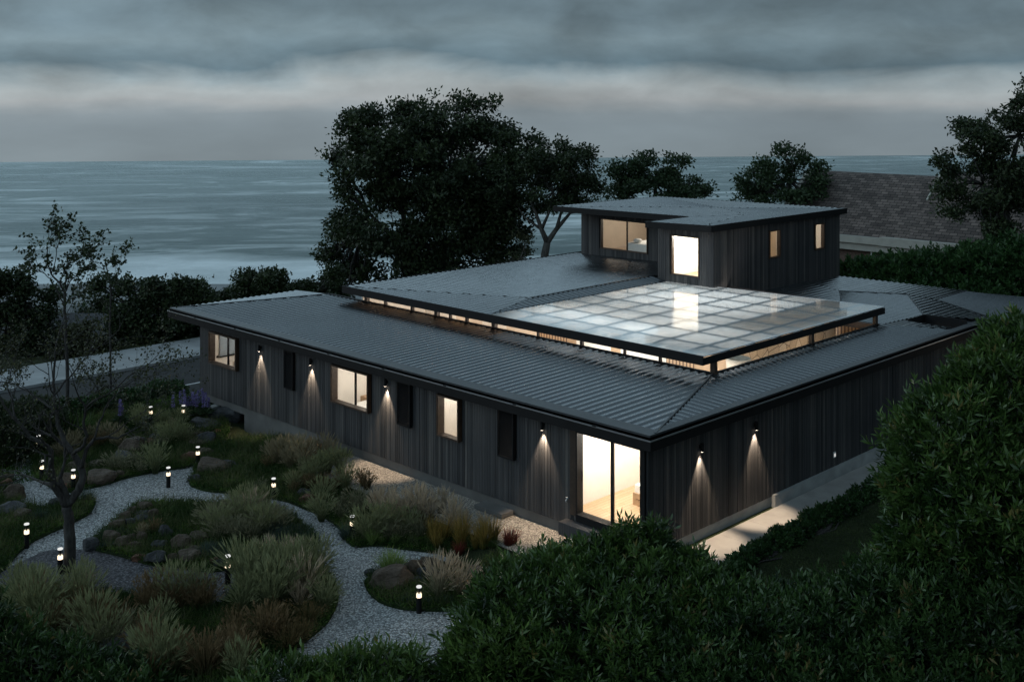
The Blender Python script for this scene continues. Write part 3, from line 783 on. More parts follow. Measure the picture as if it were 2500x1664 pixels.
# ---- the tall room below: walls seen through the clerestory
segs = [(2.6, 5.6, 'tanwood'), (5.6, 6.9, 'slats'), (6.9, 9.1, 'white'), (9.1, 9.6, 'tanwood'), (9.6, 11.4, 'white'), (11.4, 11.9, 'tanwood'),
        (11.9, 13.6, 'slats'), (13.6, 15.4, 'cream'), (15.4, 16.9, 'white'), (16.9, 18.6, 'cream'), (18.6, 20.7, 'white')]
for a, b, mt in segs:
    part_box((9.9, a, .2), (10.0, b, 3.62 if a > 5.6 else 2.75), mt, 'room_wall')
part_box((6.3, 20.72, .2), (17, 20.82, 3.62), 'white', 'room_wall')
part_box((10.002, 4.4, .2), (18.0, 4.5, 3.6), 'flag', 'stone_wall')
part_box((18.2, 3.0, .2), (18.3, 9, 3.02), 'slats', 'room_wall')
part_box((6.0, 2.06, .2), (6.1, 22.8, 3.10), 'white', 'room_wall')
part_box((6.102, 2.06, .2), (17.0, 2.16, 3.10), 'white', 'room_wall')
part_box((10.0, 11.70, .2), (16.9, 11.74, 3.68), 'white', 'room_wall')
wn = MB(); wn.box((18.18, 2.5, 2.2), (18.198, 3.0, 2.9)); wn.box((18.18, 3.15, 2.2), (18.198, 3.3, 2.9))
p = on(1803, 892, 1, 3.7)
pl = empty('planter', (p.x, p.y, .19), 0, 'large round pale stoneware bowl in front of the flagstone wall', 'planter')
ph = p.z - .19 + .28
mb = MB(); mb.lathe([(.26, 0), (.30, .3), (.36, ph*.6), (.44, ph - .16), (.445, ph - .03), (.41, ph), (.36, ph - .02), (.33, ph - .25)], 32); mb.build('bowl', M['ceramic'], pl, smooth=True)
for (x, y, w, s) in [(8.0, 4.2, 150, 2.6), (8.0, 8.8, 170, 2.6), (12.2, 6.4, 140, 2.4), (12.5, 9.2, 165, 2.6), (15.3, 6.4, 130, 2.2), (14.8, 9.2, 150, 2.4)]:  # unseen uplights added so the glass roof glows evenly from below
    l = bpy.data.lights.new('added_uplight', 'AREA'); l.shape = 'SQUARE'; l.size = s; l.energy = w; l.color = (1.0, .94, .88)
    o = bpy.data.objects.new('added_uplight', l); col.objects.link(o); o.location = (x, y, 1.3); o.rotation_euler = (math.pi, 0, 0)
room_lamp(8.0, 14.0, 2.9, 120); room_lamp(8.0, 18.2, 2.9, 120); room_lamp(8.2, 10.6, 2.8, 70); room_lamp(7.6, 6.0, 2.8, 70)
room_lamp(11.6, 3.0, 2.2, 38, (1,.82,.62)); room_lamp(15.2, 3.0, 2.2, 38, (1,.82,.62))

# ---- roofs right of the glazed roof
rr = MB(); zf = lambda x, y: 3.20
zFA = lambda x, y: 3.14 + .10 * max(0, y - 4.6)
zFE = lambda x, y: 3.22 + .0 * x
rr.prism([(17.46, 2.1), (20.45, 1.8), (21.4, 1.8), (21.4, -9.0), (27.9, -9.0), (27.2, 9.3), (17.46, 9.3)][:0] + [(17.46, 1.802), (27.6, 1.802), (27.2, 9.3), (17.46, 9.3)], 2.9, 3.15)
rr.prism([(21.4, -12.0), (28.2, -12.0), (27.6, 1.80), (21.4, 1.80)], 2.9, 3.15)
rroof = hp(rr.build('low_roof', M['flash']))
mb = MB()
facet(mb, [(17.5, 2.1), (20.42, 1.82), (24.6, 4.5), (23.2, 7.06), (21.4, 6.0), (17.5, 4.2)], lambda x, y: 3.20, 'y', .30, .016)
facet(mb, [(17.5, 4.25), (21.4, 6.05), (23.15, 7.1), (24.0, 9.25), (17.5, 9.25)], lambda x, y: 3.19 + .03 * max(0, y - 5.5), 'x')
facet(mb, [(24.65, 4.5), (24.2, 3.05), (21.45, -.86), (20.46, 1.80)], lambda x, y: 3.20, 'x')
facet(mb, [(24.25, 3.0), (27.5, 3.0), (27.9, -11.9), (21.42, -11.9), (21.42, -.9)], lambda x, y: 3.19, 'y')
facet(mb, [(23.25, 7.1), (24.65, 4.55), (24.3, 3.05), (27.5, 3.05), (27.2, 9.25), (24.05, 9.25)], lambda x, y: 3.21, 'x')
facet(mb, [(17.52, 2.05), (18.93, -.02), (18.96, 1.78), (18.6, 1.95)], lambda x, y: 3.14, 'x')
sub(mb.build('roof_sheet', M['roof'], smooth=True), rroof)
for q0, q1 in (((20.44, 1.81), (24.62, 4.5)), ((21.43, -.88), (24.25, 3.03)), ((24.62, 4.5), (23.2, 7.08)), ((17.5, 4.22), (21.4, 6.02)), ((21.4, 6.02), (23.2, 7.08)), ((24.25, 3.03), (27.5, 3.03)), ((23.2, 7.08), (24.0, 9.2))):
    mb = MB(); mb.bar((*q0, 3.215), (*q1, 3.215), .05, .03); sub(mb.build('ridge_cap', M['flash']), rroof)
mb = MB(); mb.box((21.32, -12, 2.70), (21.398, -.406, 3.10)); hp(mb.build('fascia', M['black']))
# little sunken court in the roof
mb = MB(); mb.box((19.0, 1.78, 1.0), (20.45, 1.80, 3.14)); mb.box((20.43, 0, 1.0), (20.45, 1.78, 3.14)); hp(mb.build('court_wall', M['boards']))
mb = MB(); mb.box((18.98, 1.74, 2.86), (20.43, 1.78, 3.24)); mb.box((20.39, .02, 2.86), (20.43, 1.74, 3.24)); mb.box((18.98, .02, 2.86), (19.02, 1.74, 3.16)); hp(mb.build('court_rim', M['black']))
mb = MB(); mb.box((22.4, -11, -.2), (22.6, -.4, 2.7)); mb.box((21.24, .25, -.2), (21.3, 1.8, 2.7)); hp(mb.build('side_wall', M['boards']))
# lit entrance under the wing's roof, half hidden by the shrubs
ent = MB(); ent.box((22.36, -3.6, .8), (22.38, -1.0, 1.9)); hp(ent.build('entrance_panel', M['tanwood']))
ent = MB(); ent.box((22.30, -3.4, 1.35), (22.35, -1.0, 1.40)); ent.box((22.30, -3.6, 1.72), (22.35, -1.2, 1.75)); hp(ent.build('light_strip', emit('strip glow', (1,.86,.68), 3.0)))

# ---- upper storey
TX, TY, TL, TR_ = 16.4, 9.32, 20.4, 27.25
BW = gl_rect((1645,574), (1709,582.5), (1645,666), (1709,675), 'x', TX + GD)
LW = gl_rect((1472,531), (1583,549), (1472,605), (1583,616), 'x', TL + GD)
R1 = gl_rect((1874,566), (1898,561), (1874,628), (1898,624), 'y', TY + GD)
R2w = gl_rect((1985,549), (2005.6,545), (1985,608), (2005.6,604), 'y', TY + GD)
grow = lambda g: (g[0]-.05, g[1]+.05, g[2]-.05, g[3]+.05)
board_wall('tower_wall', 'x', TX, TY, 12.27, 3.2, 6.42, [grow(BW)], 11)
board_wall('tower_wall', 'x', TL, 12.27, 20.4, 3.6, 6.36, [grow(LW)], 12)
board_wall('tower_wall', 'y', TY, TX - .03, TR_, 2.9, 6.42, [grow(R1), grow(R2w)], 13)
mb = MB(); mb.box((TX, 12.28, 3.6), (TL, 12.30, 6.40)); hp(mb.build('tower_wall', M['boards']))
shell_wall('inner_wall', 'x', TX, TY + .2, 12.1, 3.5, 6.38, [grow(BW)])
shell_wall('inner_wall', 'x', TL, 12.5, 20.2, 3.6, 6.34, [grow(LW)])
shell_wall('inner_wall', 'y', TY, TX + .004, TR_ - .2, 3.4, 6.38, [grow(R1), grow(R2w)])
part_box((TX + .2, 12.1, 3.6), (TL, 12.27, 6.38)); part_box((TR_ - .15, TY + .2, 3.6), (TR_, 20.4, 6.36))
part_box((TL + .2, 20.2, 3.6), (TR_, 20.4, 6.36), 'cream'); part_box((TX + .2, TY + .2, 3.95), (TR_ - .2, 12.25, 4.0), 'oak', 'floor'); part_box((TL + .2, 12.25, 3.95), (TR_ - .2, 20.2, 4.0), 'oak', 'floor')
part_box((TX + .01, TY + .01, 6.38), (TR_ - .01, 12.27, 6.41), 'white', 'ceiling'); part_box((TL + .01, 12.272, 6.36), (TR_ - .01, 20.38, 6.39), 'white', 'ceiling')
part_box((19.0, TY + .2, 4.0), (19.1, 12.1, 6.38)); part_box((23.4, TY + .2, 4.0), (23.5, 12.4, 6.36), 'cream')
part_box((19.1, 12.4, 4.0), (23.5, 12.5, 6.36), 'cream')
window('x', TX, BW, None, proj=.05); window('x', TL, LW, on(1528, 570, 0, TL).y, proj=.06)
window('y', TY, R1, None, proj=.06); window('y', TY, R2w, None, proj=.06)
room_lamp(17.6, 10.7, 6.0, 520, (1, .92, .80)); room_lamp(21.3, 10.6, 5.9, 60, (1, .8, .58)); room_lamp(25.2, 10.8, 5.9, 75, (1, .86, .70))
room_lamp(23.0, 17.0, 6.0, 190, (1, .88, .74))
bd = empty('bed', (21.2, 13.6, 4.0), 0, 'white bed behind the wide upper storey window', 'bed')
mb = MB(); mb.box((0, 0, 0), (2.1, 4.4, .62)); mb.build('mattress', M['linen'], bd)
mb = MB(); mb.lathe([(.01, 0), (.2, .05), (.24, .12), (.17, .2), (.02, .22)], 14, (.4, 4.0, .62)); mb.build('pillow', M['linen'], bd, smooth=True)

zt0 = 6.58
tl_, ni, no, ne, re, bk = (18.6, 20.75), (18.6, 12.25), (15.45, 12.25), (15.85, 9.02), (27.45, 9.02), (27.45, 20.75)
ztw = lambda x, y: 6.60 - .0105 * max(0, y - 9.0) - .004 * max(0, x - 17)
tr_ = MB()
tr_.prism([tl_, ni, bk], 6.36, lambda x, y: ztw(x, y) - .03); tr_.prism([ni, re, bk], 6.36, lambda x, y: ztw(x, y) - .03); tr_.prism([no, ne, re, ni], 6.36, lambda x, y: ztw(x, y) - .03)
troof = hp(tr_.build('tower_roof', M['flash']))
hipA = (20.6, 10.6); rise = .06
mb = MB()
zz1 = lambda x, y: ztw(x, y) + .012
facet(mb, [(18.65, 20.6), (18.65, 12.2), (21.4, 10.9), (23.6, 14.0)], zz1, 'x')
facet(mb, [(18.7, 20.7), (23.6, 14.1), (27.4, 20.7)], zz1, 'y')
facet(mb, [(16.4, 9.5), (15.95, 9.08), (27.4, 9.08), (23.6, 14.0), (21.4, 10.9)], zz1, 'y')
facet(mb, [(27.42, 9.2), (27.42, 20.7), (23.65, 14.05)], zz1, 'x')
facet(mb, [(15.52, 12.2), (15.9, 9.15), (16.4, 9.55), (21.3, 10.9), (18.6, 12.2)], zz1, 'x')
sub(mb.build('roof_sheet', M['roof'], smooth=True), troof)
mb = MB()
def edge(p, q, zt=.0):
    a = Vector((*p, ztw(*p))); b = Vector((*q, ztw(*q))); mb.bar(a + Vector((0,0,-.105)), b + Vector((0,0,-.105)), .05, .28)
for p, q in ((tl_, ni), (ni, no), (no, ne), (ne, re), (tl_, bk), (re, bk)): edge(p, q)
hp(mb.build('fascia', M['black']))

# ---------------------------------------------------------------- wall lamps
def wall_lamp(ax, a, z, label):
    fx = 0.0
    c = P3(ax, fx, a, -.115, z)
    o = empty('wall_lamp', c, 0, label, 'wall lamp', 'small black downlights along the timber walls')
    mb = MB(); mb.lathe([(.048, 0), (.05, .004), (.05, .24), (.046, .245)], 18); mb.build('housing', M['black'], o, smooth=False)
    mb = MB()
    if ax == 'x': mb.box((.045, -.025, .08), (.082, .025, .18))
    else: mb.box((-.025, .045, .08), (.025, .082, .18))
    mb.build('bracket', M['black'], o)
    mb = MB(); mb.lathe([(.036, -.006), (.036, -.002)], 14); mb.build('lens', M['spot_glow'], o)
    l = bpy.data.lights.new('lamp_beam', 'SPOT'); l.energy = 480; l.color = (1, .77, .54); l.spot_size = math.radians(62); l.spot_blend = .6; l.shadow_soft_size = .025
    b = bpy.data.objects.new('lamp_beam', l); col.objects.link(b); b.parent = o; b.location = (0, 0, -.02)
    return o
wall_lamp('x', 18.89, 2.26, 'black wall downlight beside the leftmost window of the long wall')
wall_lamp('x', 15.49, 2.30, 'black wall downlight between the leftmost shutter and the widest window')
wall_lamp('x', 11.11, 2.32, 'black wall downlight between the widest window and the middle shutter')
wall_lamp('x', 3.82, 2.36, 'black wall downlight left of the sliding glass door')
wall_lamp('y', 2.32, 2.06, 'black wall downlight on the dark end wall, nearer the corner')
wall_lamp('y', 5.10, 2.10, 'black wall downlight on the dark end wall, farther from the corner')
p = on(1385, 1221, 0, -.06)
t = empty('wall_tap', (p.x, p.y, p.z), 0, 'small pale garden tap on the timber wall by the glass door', 'tap')
mb = MB(); mb.tube([(.03, 0, .03), (-.03, 0, .03), (-.05, 0, .02), (-.055, 0, -.03)], .02, 8); mb.build('spout', M['steel'], t, True)
mb = MB(); mb.tube([(-.01, 0, .03), (-.01, 0, .075)], .012, 8); mb.tube([(-.01, -.045, .08), (-.01, .045, .08)], .014, 8); mb.build('handle', M['steel'], t, True)
p = on(2037, 1109, 1, -.035)
t = empty('wall_socket', (p.x, p.y, p.z), 0, 'small white square socket low on the dark end wall', 'socket')
mb = MB(); mb.box((-.07, -.02, -.09), (.07, .005, .09)); mb.build('cover', M['plastic'], t)
mb = MB(); mb.box((-.045, -.028, -.06), (.045, -.0205, .04)); mb.build('lens', M['outlet_glow'], t)  # a socket gives no light; this glow is put in to brighten it
p = at(1207, 1246, -.45)
t = empty('step_block', (p.x, p.y, -.46), 0, 'low dark concrete step block on the gravel against the long wall', 'step')
mb = MB(); mb.box((-.28, -.6, 0), (.22, .6, .12)); mb.build('tread', M['concrete'], t)

# ================================================================== GROUND, PATHS, ROAD, SEA
def sst(a, b, x):
    t = np.clip((np.asarray(x, dtype=float) - a) / (b - a), 0, 1); return t*t*(3 - 2*t)
def ground_z(x, y):
    x = np.asarray(x, dtype=float); y = np.asarray(y, dtype=float)
    z = np.full(np.broadcast(x, y).shape, -.90)
    z = z + .40 * sst(-2.9, -1.6, x) * (1 - sst(12.5, 15.5, y))
    z = z - .42 * np.exp(-(((x + .3)/1.7)**2 + ((y - 18.2)/2.3)**2))
    z = z + .42 * sst(21.0, 23.2, y) * (1 - sst(24.6, 26, y)) * sst(-7, -1.5, x) * (1 - sst(.5, 1.5, x))
    z = z - .12 * sst(25, 26.2, y)
    F = (x - CAM.x + y - CAM.y) / R2
    hill = np.interp(F, [50, 60, 80, 100, 200, 262, 275, 330], [-1.05, -1.5, -5, -9, -29, -38.6, -39.4, -41.5])
    s = sst(36.8, 41, y)
    return z * (1 - s) + hill * s
def gz(x, y): return float(ground_z(x, y))
def gpt(px, py):
    """where the ray of a photo pixel meets the ground"""
    z = -.9
    for _ in range(8):
        p = at(px, py, z); z = gz(p.x, p.y)
    return Vector((p.x, p.y, z))

Fs = np.concatenate([np.linspace(-6, 20, 14), np.arange(20.4, 62, .42), np.arange(63, 110, 1.6), np.linspace(112, 335, 60)])
Rs = np.concatenate([np.linspace(-420, -60, 30), np.linspace(-58, -24, 24), np.arange(-23.6, 24, .42), np.linspace(25, 60, 24), np.linspace(64, 420, 30)])
FF, RR = np.meshgrid(Fs, Rs, indexing='ij')
X = CAM.x + (FF + RR)/R2; Y = CAM.y + (FF - RR)/R2
Zg = ground_z(X, Y)
V = np.stack([X, Y, Zg], -1).reshape(-1, 3); nr = len(Rs); nf = len(Fs)
ii, jj = np.meshgrid(np.arange(nf-1), np.arange(nr-1), indexing='ij'); a = (ii*nr + jj).ravel()
tag(mesh_np('ground', V, np.stack([a, a+1, a+nr+1, a+nr], -1)[:, ::-1], None, M['ground'], None, True), kind='structure')

def S5(l): return [(x*.3189, 900 + y*.3189) for x, y in l]
def S6(l): return [(400 + x*.4244, 1000 + y*.4244) for x, y in l]
def S7(l): return [(x*.3396, 1200 + y*.3396) for x, y in l]
def smooth_poly(pts, it=2):
    for _ in range(it):
        n = []
        for i in range(len(pts)):
            p, q = pts[i], pts[(i+1) % len(pts)]
            n.append((p[0]*.75 + q[0]*.25, p[1]*.75 + q[1]*.25)); n.append((p[0]*.25 + q[0]*.75, p[1]*.25 + q[1]*.75))
        pts = n
    return pts
def sheet(name, px, mat, z, th=0.0, sm=2, kind='structure', rough=0.0):
    pts = smooth_poly(px, sm) if sm else px
    P = [at(x, y, z) for x, y in pts]; P = [(p.x + random.uniform(-rough, rough), p.y + random.uniform(-rough, rough)) for p in P]
    mb = MB()
    if th: mb.prism(P, z - th, z)
    else:
        ar = sum(P[i][0]*P[(i+1)%len(P)][1]-P[(i+1)%len(P)][0]*P[i][1] for i in range(len(P)))
        if ar < 0: P = P[::-1]
        mb.poly([(x, y, z) for x, y in P])
    return tag(mb.build(name, mat), kind=kind), P

# light gravel: one sheet, the planted beds lie on it
GP = [(-60,1180),(0,1152),(48,1123),(86,1112),(130,1150),(250,1150),(414,1130),(480,1120),(560,1150),(700,1190),(800,1230),(870,1300),(990,1310),(1130,1320),(1232,1340),(1270,1372),(1160,1400),
      (1140,1480),(1240,1520),(1330,1664),(1340,1760),(640,1760),(640,1640),(740,1540),(770,1450),(740,1400),(640,1395),(500,1410),(250,1395),(120,1395),(14,1400),(-40,1400),(-40,1300),(60,1290),(20,1240),(-60,1230)]
sheet('gravel_path', GP, M['gravel'], -.888, 0, 1)
DG = [(92,1350),(115,1342),(200,1338),(322,1360),(424,1378),(543,1391),(628,1364),(774,1332),(786,1360),(800,1420),(770,1500),(700,1560),(560,1664),(520,1760),(-60,1760),(-60,1420),(14,1388)]
sheet('shaded_gravel', DG, M['gravel_dark'], -.882, 0, 1)  # ground lying in shade, painted as a darker gravel sheet
beds = {}
def bed(key, px, th=.06, sm=2):
    o, P = sheet('planting_soil', px, M['soil'], -.84, th, sm, rough=.012); beds[key] = P; return o
bed('mid', [(86,1115),(75,1142),(86,1160),(102,1175),(130,1191),(155,1203),(205,1193),(255,1182),(303,1166),(351,1155),(414,1144),(470,1138),(478,1120),(500,1095),(560,1070),(560,1020),(470,1010),(380,1015),(300,1010),(200,1020),(130,1060),(90,1090)])
bed('long', [(470,1138),(474,1155),(461,1165),(461,1181),(475,1189),(510,1198),(558,1201),(606,1206),(657,1214),(700,1221),(740,1238),(782,1255),(816,1276),(836,1297),(843,1318),(863,1333),(888,1331),(930,1329),(994,1339),(1058,1346),(1088,1352),(1121,1346),(1155,1358),(1206,1348),(1262,1330),(1268,1310),(1180,1262),(1060,1212),(960,1170),(900,1142),(830,1110),(822,1100),(760,1082),(700,1064),(600,1066),(540,1080),(490,1110)])
bed('island', [(200,1333),(238,1303),(268,1279),(299,1252),(326,1231),(367,1222),(441,1222),(509,1225),(577,1229),(628,1231),(679,1239),(710,1251),(735,1275),(770,1300),(779,1316),(774,1332),(700,1350),(628,1366),(543,1393),(492,1393),(424,1380),(373,1380),(322,1363),(255,1346)])
bed('rock', [(1262,1357),(1223,1361),(1185,1373),(1121,1382),(1060,1378),(1003,1375),(935,1384),(909,1399),(888,1414),(890,1429),(901,1446),(926,1467),(952,1477),(994,1486),(1058,1488),(1138,1487),(1240,1492),(1330,1480),(1340,1400)])
bed('fore', [(774,1345),(790,1382),(822,1420),(828,1470),(797,1522),(765,1547),(740,1569),(690,1602),(610,1640),(560,1700),(-60,1740),(-60,1440),(50,1425),(150,1440),(280,1440),(420,1470),(540,1480),(570,1430),(640,1385),(700,1355)])
bed('left', [(-50,1166),(0,1163),(24,1161),(26,1177),(48,1206),(45,1225),(80,1233),(121,1236),(153,1221),(191,1215),(235,1218),(230,1234),(223,1251),(185,1270),(153,1286),(121,1299),(83,1318),(41,1350),(16,1388),(-50,1420)])
# warm gravel strip along the long wall, on the raised ground
wp = [(-1.95, 13.0), (-2.05, 9), (-1.9, 5), (-1.95, 2), (-2.4, -.5), (-2.2, -3.2), (-.2, -3.0), (-.05, -.4), (0.02, 0), (0.02, 13.2)]
mb = MB(); mb.poly([(x, y, -.488) for x, y in wp]); tag(mb.build('gravel_strip', M['gravel_warm']), kind='structure')
mb = MB(); x = .1
while x < 21: mb.box((x, -1.42, -.52), (min(21, x + 1.495), -.14, -.47)); x += 1.5
tag(mb.build('side_path', M['paving']), kind='structure')
# raised planter edge beside the long wall
# road and pavement
mb = MB(); mb.poly([(-75, 23.9, -1.012), (60, 23.9, -1.012), (60, 32.45, -1.012), (-75, 32.45, -1.012)]); tag(mb.build('road', M['asphalt']), kind='structure')
mb = MB(); mb.box((-75, 32.45, -1.2), (60, 36.3, -.885)); tag(mb.build('pavement', M['pave']), kind='structure')
mb = MB(); x = -1.8 - 12 * 2.95
while x < 12: mb.poly([(x, 27.9, -1.007), (x + 1.95, 27.9, -1.007), (x + 1.95, 28.03, -1.007), (x, 28.03, -1.007)]); x += 2.95
tag(mb.build('lane_marking', M['paint']), kind='structure')
k0, k1 = at(430, 1027, -.75), at(543, 990, -.62)
mb = MB(); mb.bar((k0.x, k0.y, -.74), (k1.x, k1.y, -.55), .32, .12); tag(mb.build('garden_kerb', M['kerb']), label='short pale concrete kerb slab between the lupins and the wall', cat='kerb')

# sea and shore
sea = mesh_np('sea', [(-1400, 312, 0), (1400, 312, 0), (1400, 1160, 0), (0, 993, 0), (-1400, 830, 0)][:0] + [(-1500, 312, 0), (1500, 312, 0), (1500, 1206, 0), (-1500, 777, 0)], [(0,1,2,3)], None, M['sea'])
sea.location = (CAM.x, CAM.y, -40.0); sea.rotation_euler = (0, 0, math.radians(-45)); tag(sea, kind='structure')
bx = MB()
bp_ = [rf(-600, 262), rf(600, 262), rf(600, 322), rf(-600, 322)]
bx.poly([(bp_[0].x, bp_[0].y, -39.0), (bp_[1].x, bp_[1].y, -39.0), (bp_[2].x, bp_[2].y, -40.1), (bp_[3].x, bp_[3].y, -40.1)]); tag(bx.build('beach', M['sand']), kind='structure')

# ================================================================== BOLLARD LAMPS
def make_bollard():
    o = empty('bollard_lamp', (0,0,0))
    mb = MB(); mb.lathe([(.068, -.06), (.068, .40), (.064, .405)], 24); mb.build('post', M['black'], o)
    mb = MB(); mb.lathe([(.064, .405), (.0665, .41), (.0665, .495), (.064, .50)], 24); mb.build('light_ring', M['lamp_warm'], o, True)
    mb = MB()
    v = []; f = []; n = 24
    for z in (.50, .655):
        for k in range(n): v.append((.065*math.cos(2*math.pi*k/n), .065*math.sin(2*math.pi*k/n), z))
    for k in range(n): f.append((k, (k+1)%n, n+(k+1)%n, n+k))
    mb.add(v, f); mb.build('glass_tube', M['clear'], o, True)
    mb = MB(); mb.lathe([(.02, .50), (.02, .652)], 10); mb.build('core', M['black'], o)
    mb = MB(); mb.lathe([(.066, .655), (.068, .66), (.068, .682), (.064, .687)], 24); mb.build('cap', M['lamp_top'], o)
    return o
BL = [(411,1190,1.0,'lit black bollard lamp standing alone in the middle of the gravel path'), (483,1137,1.0,'lit black bollard lamp behind the long brown boulder at the path bend'),
      (668,1218,1.0,'lit black bollard lamp on the path edge by the big mixed grass bed'), (448,1019,1.0,'lit black bollard lamp beside the purple lupins'),
      (368,1030,1.0,'lit bollard lamp half sunk in pale grass before the round bush'), (94,1108,1.0,'lit bollard lamp hidden by a tree limb at the far path end'),
      (102,1173,1.0,'lit black bollard lamp at the edge of the far left path lobe'), (179,1196,1.0,'lit black bollard lamp in front of flat stones, seen beside the forked trunk'),
      (65,1338,1.05,'lit black bollard lamp on dark turf at the lower left path edge'), (147,1402,1.05,'lit black bollard lamp next to the base of the bare tree trunk'),
      (556,1425,1.12,'tall lit black bollard lamp on the shaded dark gravel'), (860,1315,1.0,'lit black bollard lamp against grey plumed grass near the house'),
      (1023,1496,1.0,'lit black bollard lamp before the flat boulder of the small rock bed')]
proto = None
for px, py, s, lab in BL:
    o = make_bollard() if proto is None else copy_tree(proto)
    proto = proto or o
    p = gpt(px, py); o.location = (p.x, p.y, p.z); o.scale = (s, s, s)
    tag(o, lab, 'bollard lamp', 'bollard lamps along the garden paths')

# ================================================================== ROCKS
def rock_mesh(seed, mat):
    bm = bmesh.new(); bmesh.ops.create_icosphere(bm, subdivisions=4, radius=.5)
    r = random.Random(seed); off = Vector((r.random()*50, r.random()*50, r.random()*50))
    planes = [(Vector((r.gauss(0,1), r.gauss(0,1), r.gauss(0,.8))).normalized(), .26 + r.random()*.18) for _ in range(12)]
    for v in bm.verts:
        n = v.co.normalized()
        for pn, pd in planes:
            k = v.co.dot(pn)
            if k > pd: v.co -= pn * (k - pd) * .95
        v.co += n * (mnoise.noise(v.co*2.2 + off)*.10 + mnoise.noise(v.co*6 + off)*.04 + mnoise.noise(v.co*14 + off)*.018)
    me = bpy.data.meshes.new('rock'); bm.to_mesh(me); bm.free(); me.materials.append(mat)
    return me
RK = {k: [rock_mesh(10*i + j, M['rock_'+k]) for j in range(4)] for i, k in enumerate(('brown', 'dark', 'rust', 'grey'))}
rock_used = set()
def rock(px, py, w, h, kind, label, group, rz=None):
    """px,py centre in the photo, w,h its size there"""
    p = gpt(px, py + h*.42); Z = (p - CAM).dot(FWD)
    w *= 1.22; h *= 1.28; W_ = w * Z / FPX; Hh = max(.16, h * Z / FPX * .9)
    me = random.choice(RK[kind]); o = bpy.data.objects.new('rock', me); col.objects.link(o)
    o.location = (p.x + .3*W_/R2*.6, p.y + .3*W_/R2*.6, p.z + Hh*.30 + .03)
    o.rotation_euler = (random.uniform(-.2,.2), random.uniform(-.2,.2), -math.pi/4 + random.uniform(-.35,.35) if rz is None else rz)
    o.scale = (W_*1.12, W_*random.uniform(.65,.9), Hh*1.35)
    tag(o, label, 'rock', group); return o
B = lambda l: [(180 + x*.1783, 1200 + y*.1783, w*.1783, h*.1783, k) for x, y, w, h, k in l]
ROCKS = []
ROCKS += [(*t, 'up') for t in B([(940,230,190,110,'brown'),(800,290,130,95,'brown'),(690,380,170,110,'brown'),(585,465,210,140,'brown'),(760,440,170,100,'dark'),(910,315,180,90,'dark'),(930,410,210,100,'dark'),(1080,345,150,120,'brown')])]
ROCKS += [(*t, 'low') for t in B([(480,650,220,140,'brown'),(650,735,210,130,'brown'),(770,645,150,100,'brown'),(815,750,160,120,'brown'),(910,640,130,130,'brown'),(1140,740,190,120,'dark'),(1240,580,170,150,'dark'),(1450,745,260,170,'brown'),(1700,650,250,100,'brown'),(1620,820,230,100,'brown'),(1540,920,280,140,'brown')])]
ROCKS += [(*t, 'edge') for t in B([(214,740,230,150,'dark'),(1330,930,180,120,'brown'),(1120,945,270,150,'dark'),(880,920,180,80,'rust'),(1910,975,120,100,'rust'),(2010,1015,150,110,'dark'),(2300,960,170,80,'brown'),(2275,235,140,150,'dark')])]
B5 = lambda l: [(x*.3189, 900 + y*.3189, w*.3189, h*.3189, k) for x, y, w, h, k in l]
ROCKS += [(*t, 'mid') for t in B5([(1000,615,180,100,'brown'),(930,685,140,70,'grey'),(1185,545,90,60,'dark'),(1040,575,120,50,'dark'),(1130,575,90,50,'rust')])]
ROCKS += [(*t, 'heap') for t in B5([(1730,360,190,120,'dark'),(1560,430,170,80,'grey'),(1580,455,150,60,'grey'),(1575,555,130,90,'dark'),(1655,512,120,55,'rust'),(1480,535,150,60,'brown'),(1490,585,130,50,'brown'),(1640,330,110,60,'dark')])]
ROCKS += [(*t, 'bend') for t in B5([(1440,688,130,55,'rust'),(1565,648,100,50,'brown'),(1605,765,230,85,'brown'),(1730,745,130,50,'grey'),(1490,850,90,50,'dark')])]
ROCKS += [(*t, 'fork') for t in B5([(745,850,200,90,'brown'),(505,880,160,90,'brown'),(500,920,110,45,'rust'),(560,765,150,55,'brown'),(720,740,120,40,'brown'),(905,820,70,55,'brown')])]
ROCKS += [(*t, 'left') for t in B5([(40,840,100,60,'brown'),(30,888,90,50,'rust'),(95,970,140,100,'brown'),(60,1085,160,80,'grey'),(150,1125,120,60,'brown'),(415,1040,90,55,'dark')])]
C6 = lambda l: [(820 + x*.2122, 1260 + y*.2122, w*.2122, h*.2122, k) for x, y, w, h, k in l]
ROCKS += [(*t, 'bed') for t in C6([(630,775,430,190,'brown'),(880,610,200,200,'brown'),(1075,575,220,170,'brown'),(1070,690,220,130,'dark'),(1230,570,110,80,'brown'),(1400,580,220,70,'rust'),(1590,670,200,120,'brown'),(930,752,110,55,'grey'),(410,665,170,80,'dark')])]
ROCKS += [(755,1222,48,22,'rust','grass'),(740,1205,28,24,'dark','grass')]
RN = {'up': 'on the upper left rim of the central island bed', 'low': 'in the long row across the central island bed', 'edge': 'at the lower rim of the central island bed',
      'mid': 'in the pale grasses behind the forked tree', 'heap': 'in the heap under the house corner', 'bend': 'at the path bend below the middle bollard lamps',
      'fork': 'at the gravel edge behind the forked trunk', 'left': 'at the left edge by the far path lobe', 'bed': 'in the small rock bed beside the big shrub', 'grass': 'at the foot of the big mixed grass bed'}
CN = {'brown': 'brown', 'dark': 'dark', 'rust': 'reddish', 'grey': 'grey'}
cnt = {}
for x, y, w, h, k, pl_ in ROCKS: cnt[(k, pl_)] = cnt.get((k, pl_), 0) + 1
big = {}
for i, (x, y, w, h, k, pl_) in enumerate(ROCKS):
    if (k, pl_) not in big or w*h > ROCKS[big[(k, pl_)]][2]*ROCKS[big[(k, pl_)]][3]: big[(k, pl_)] = i
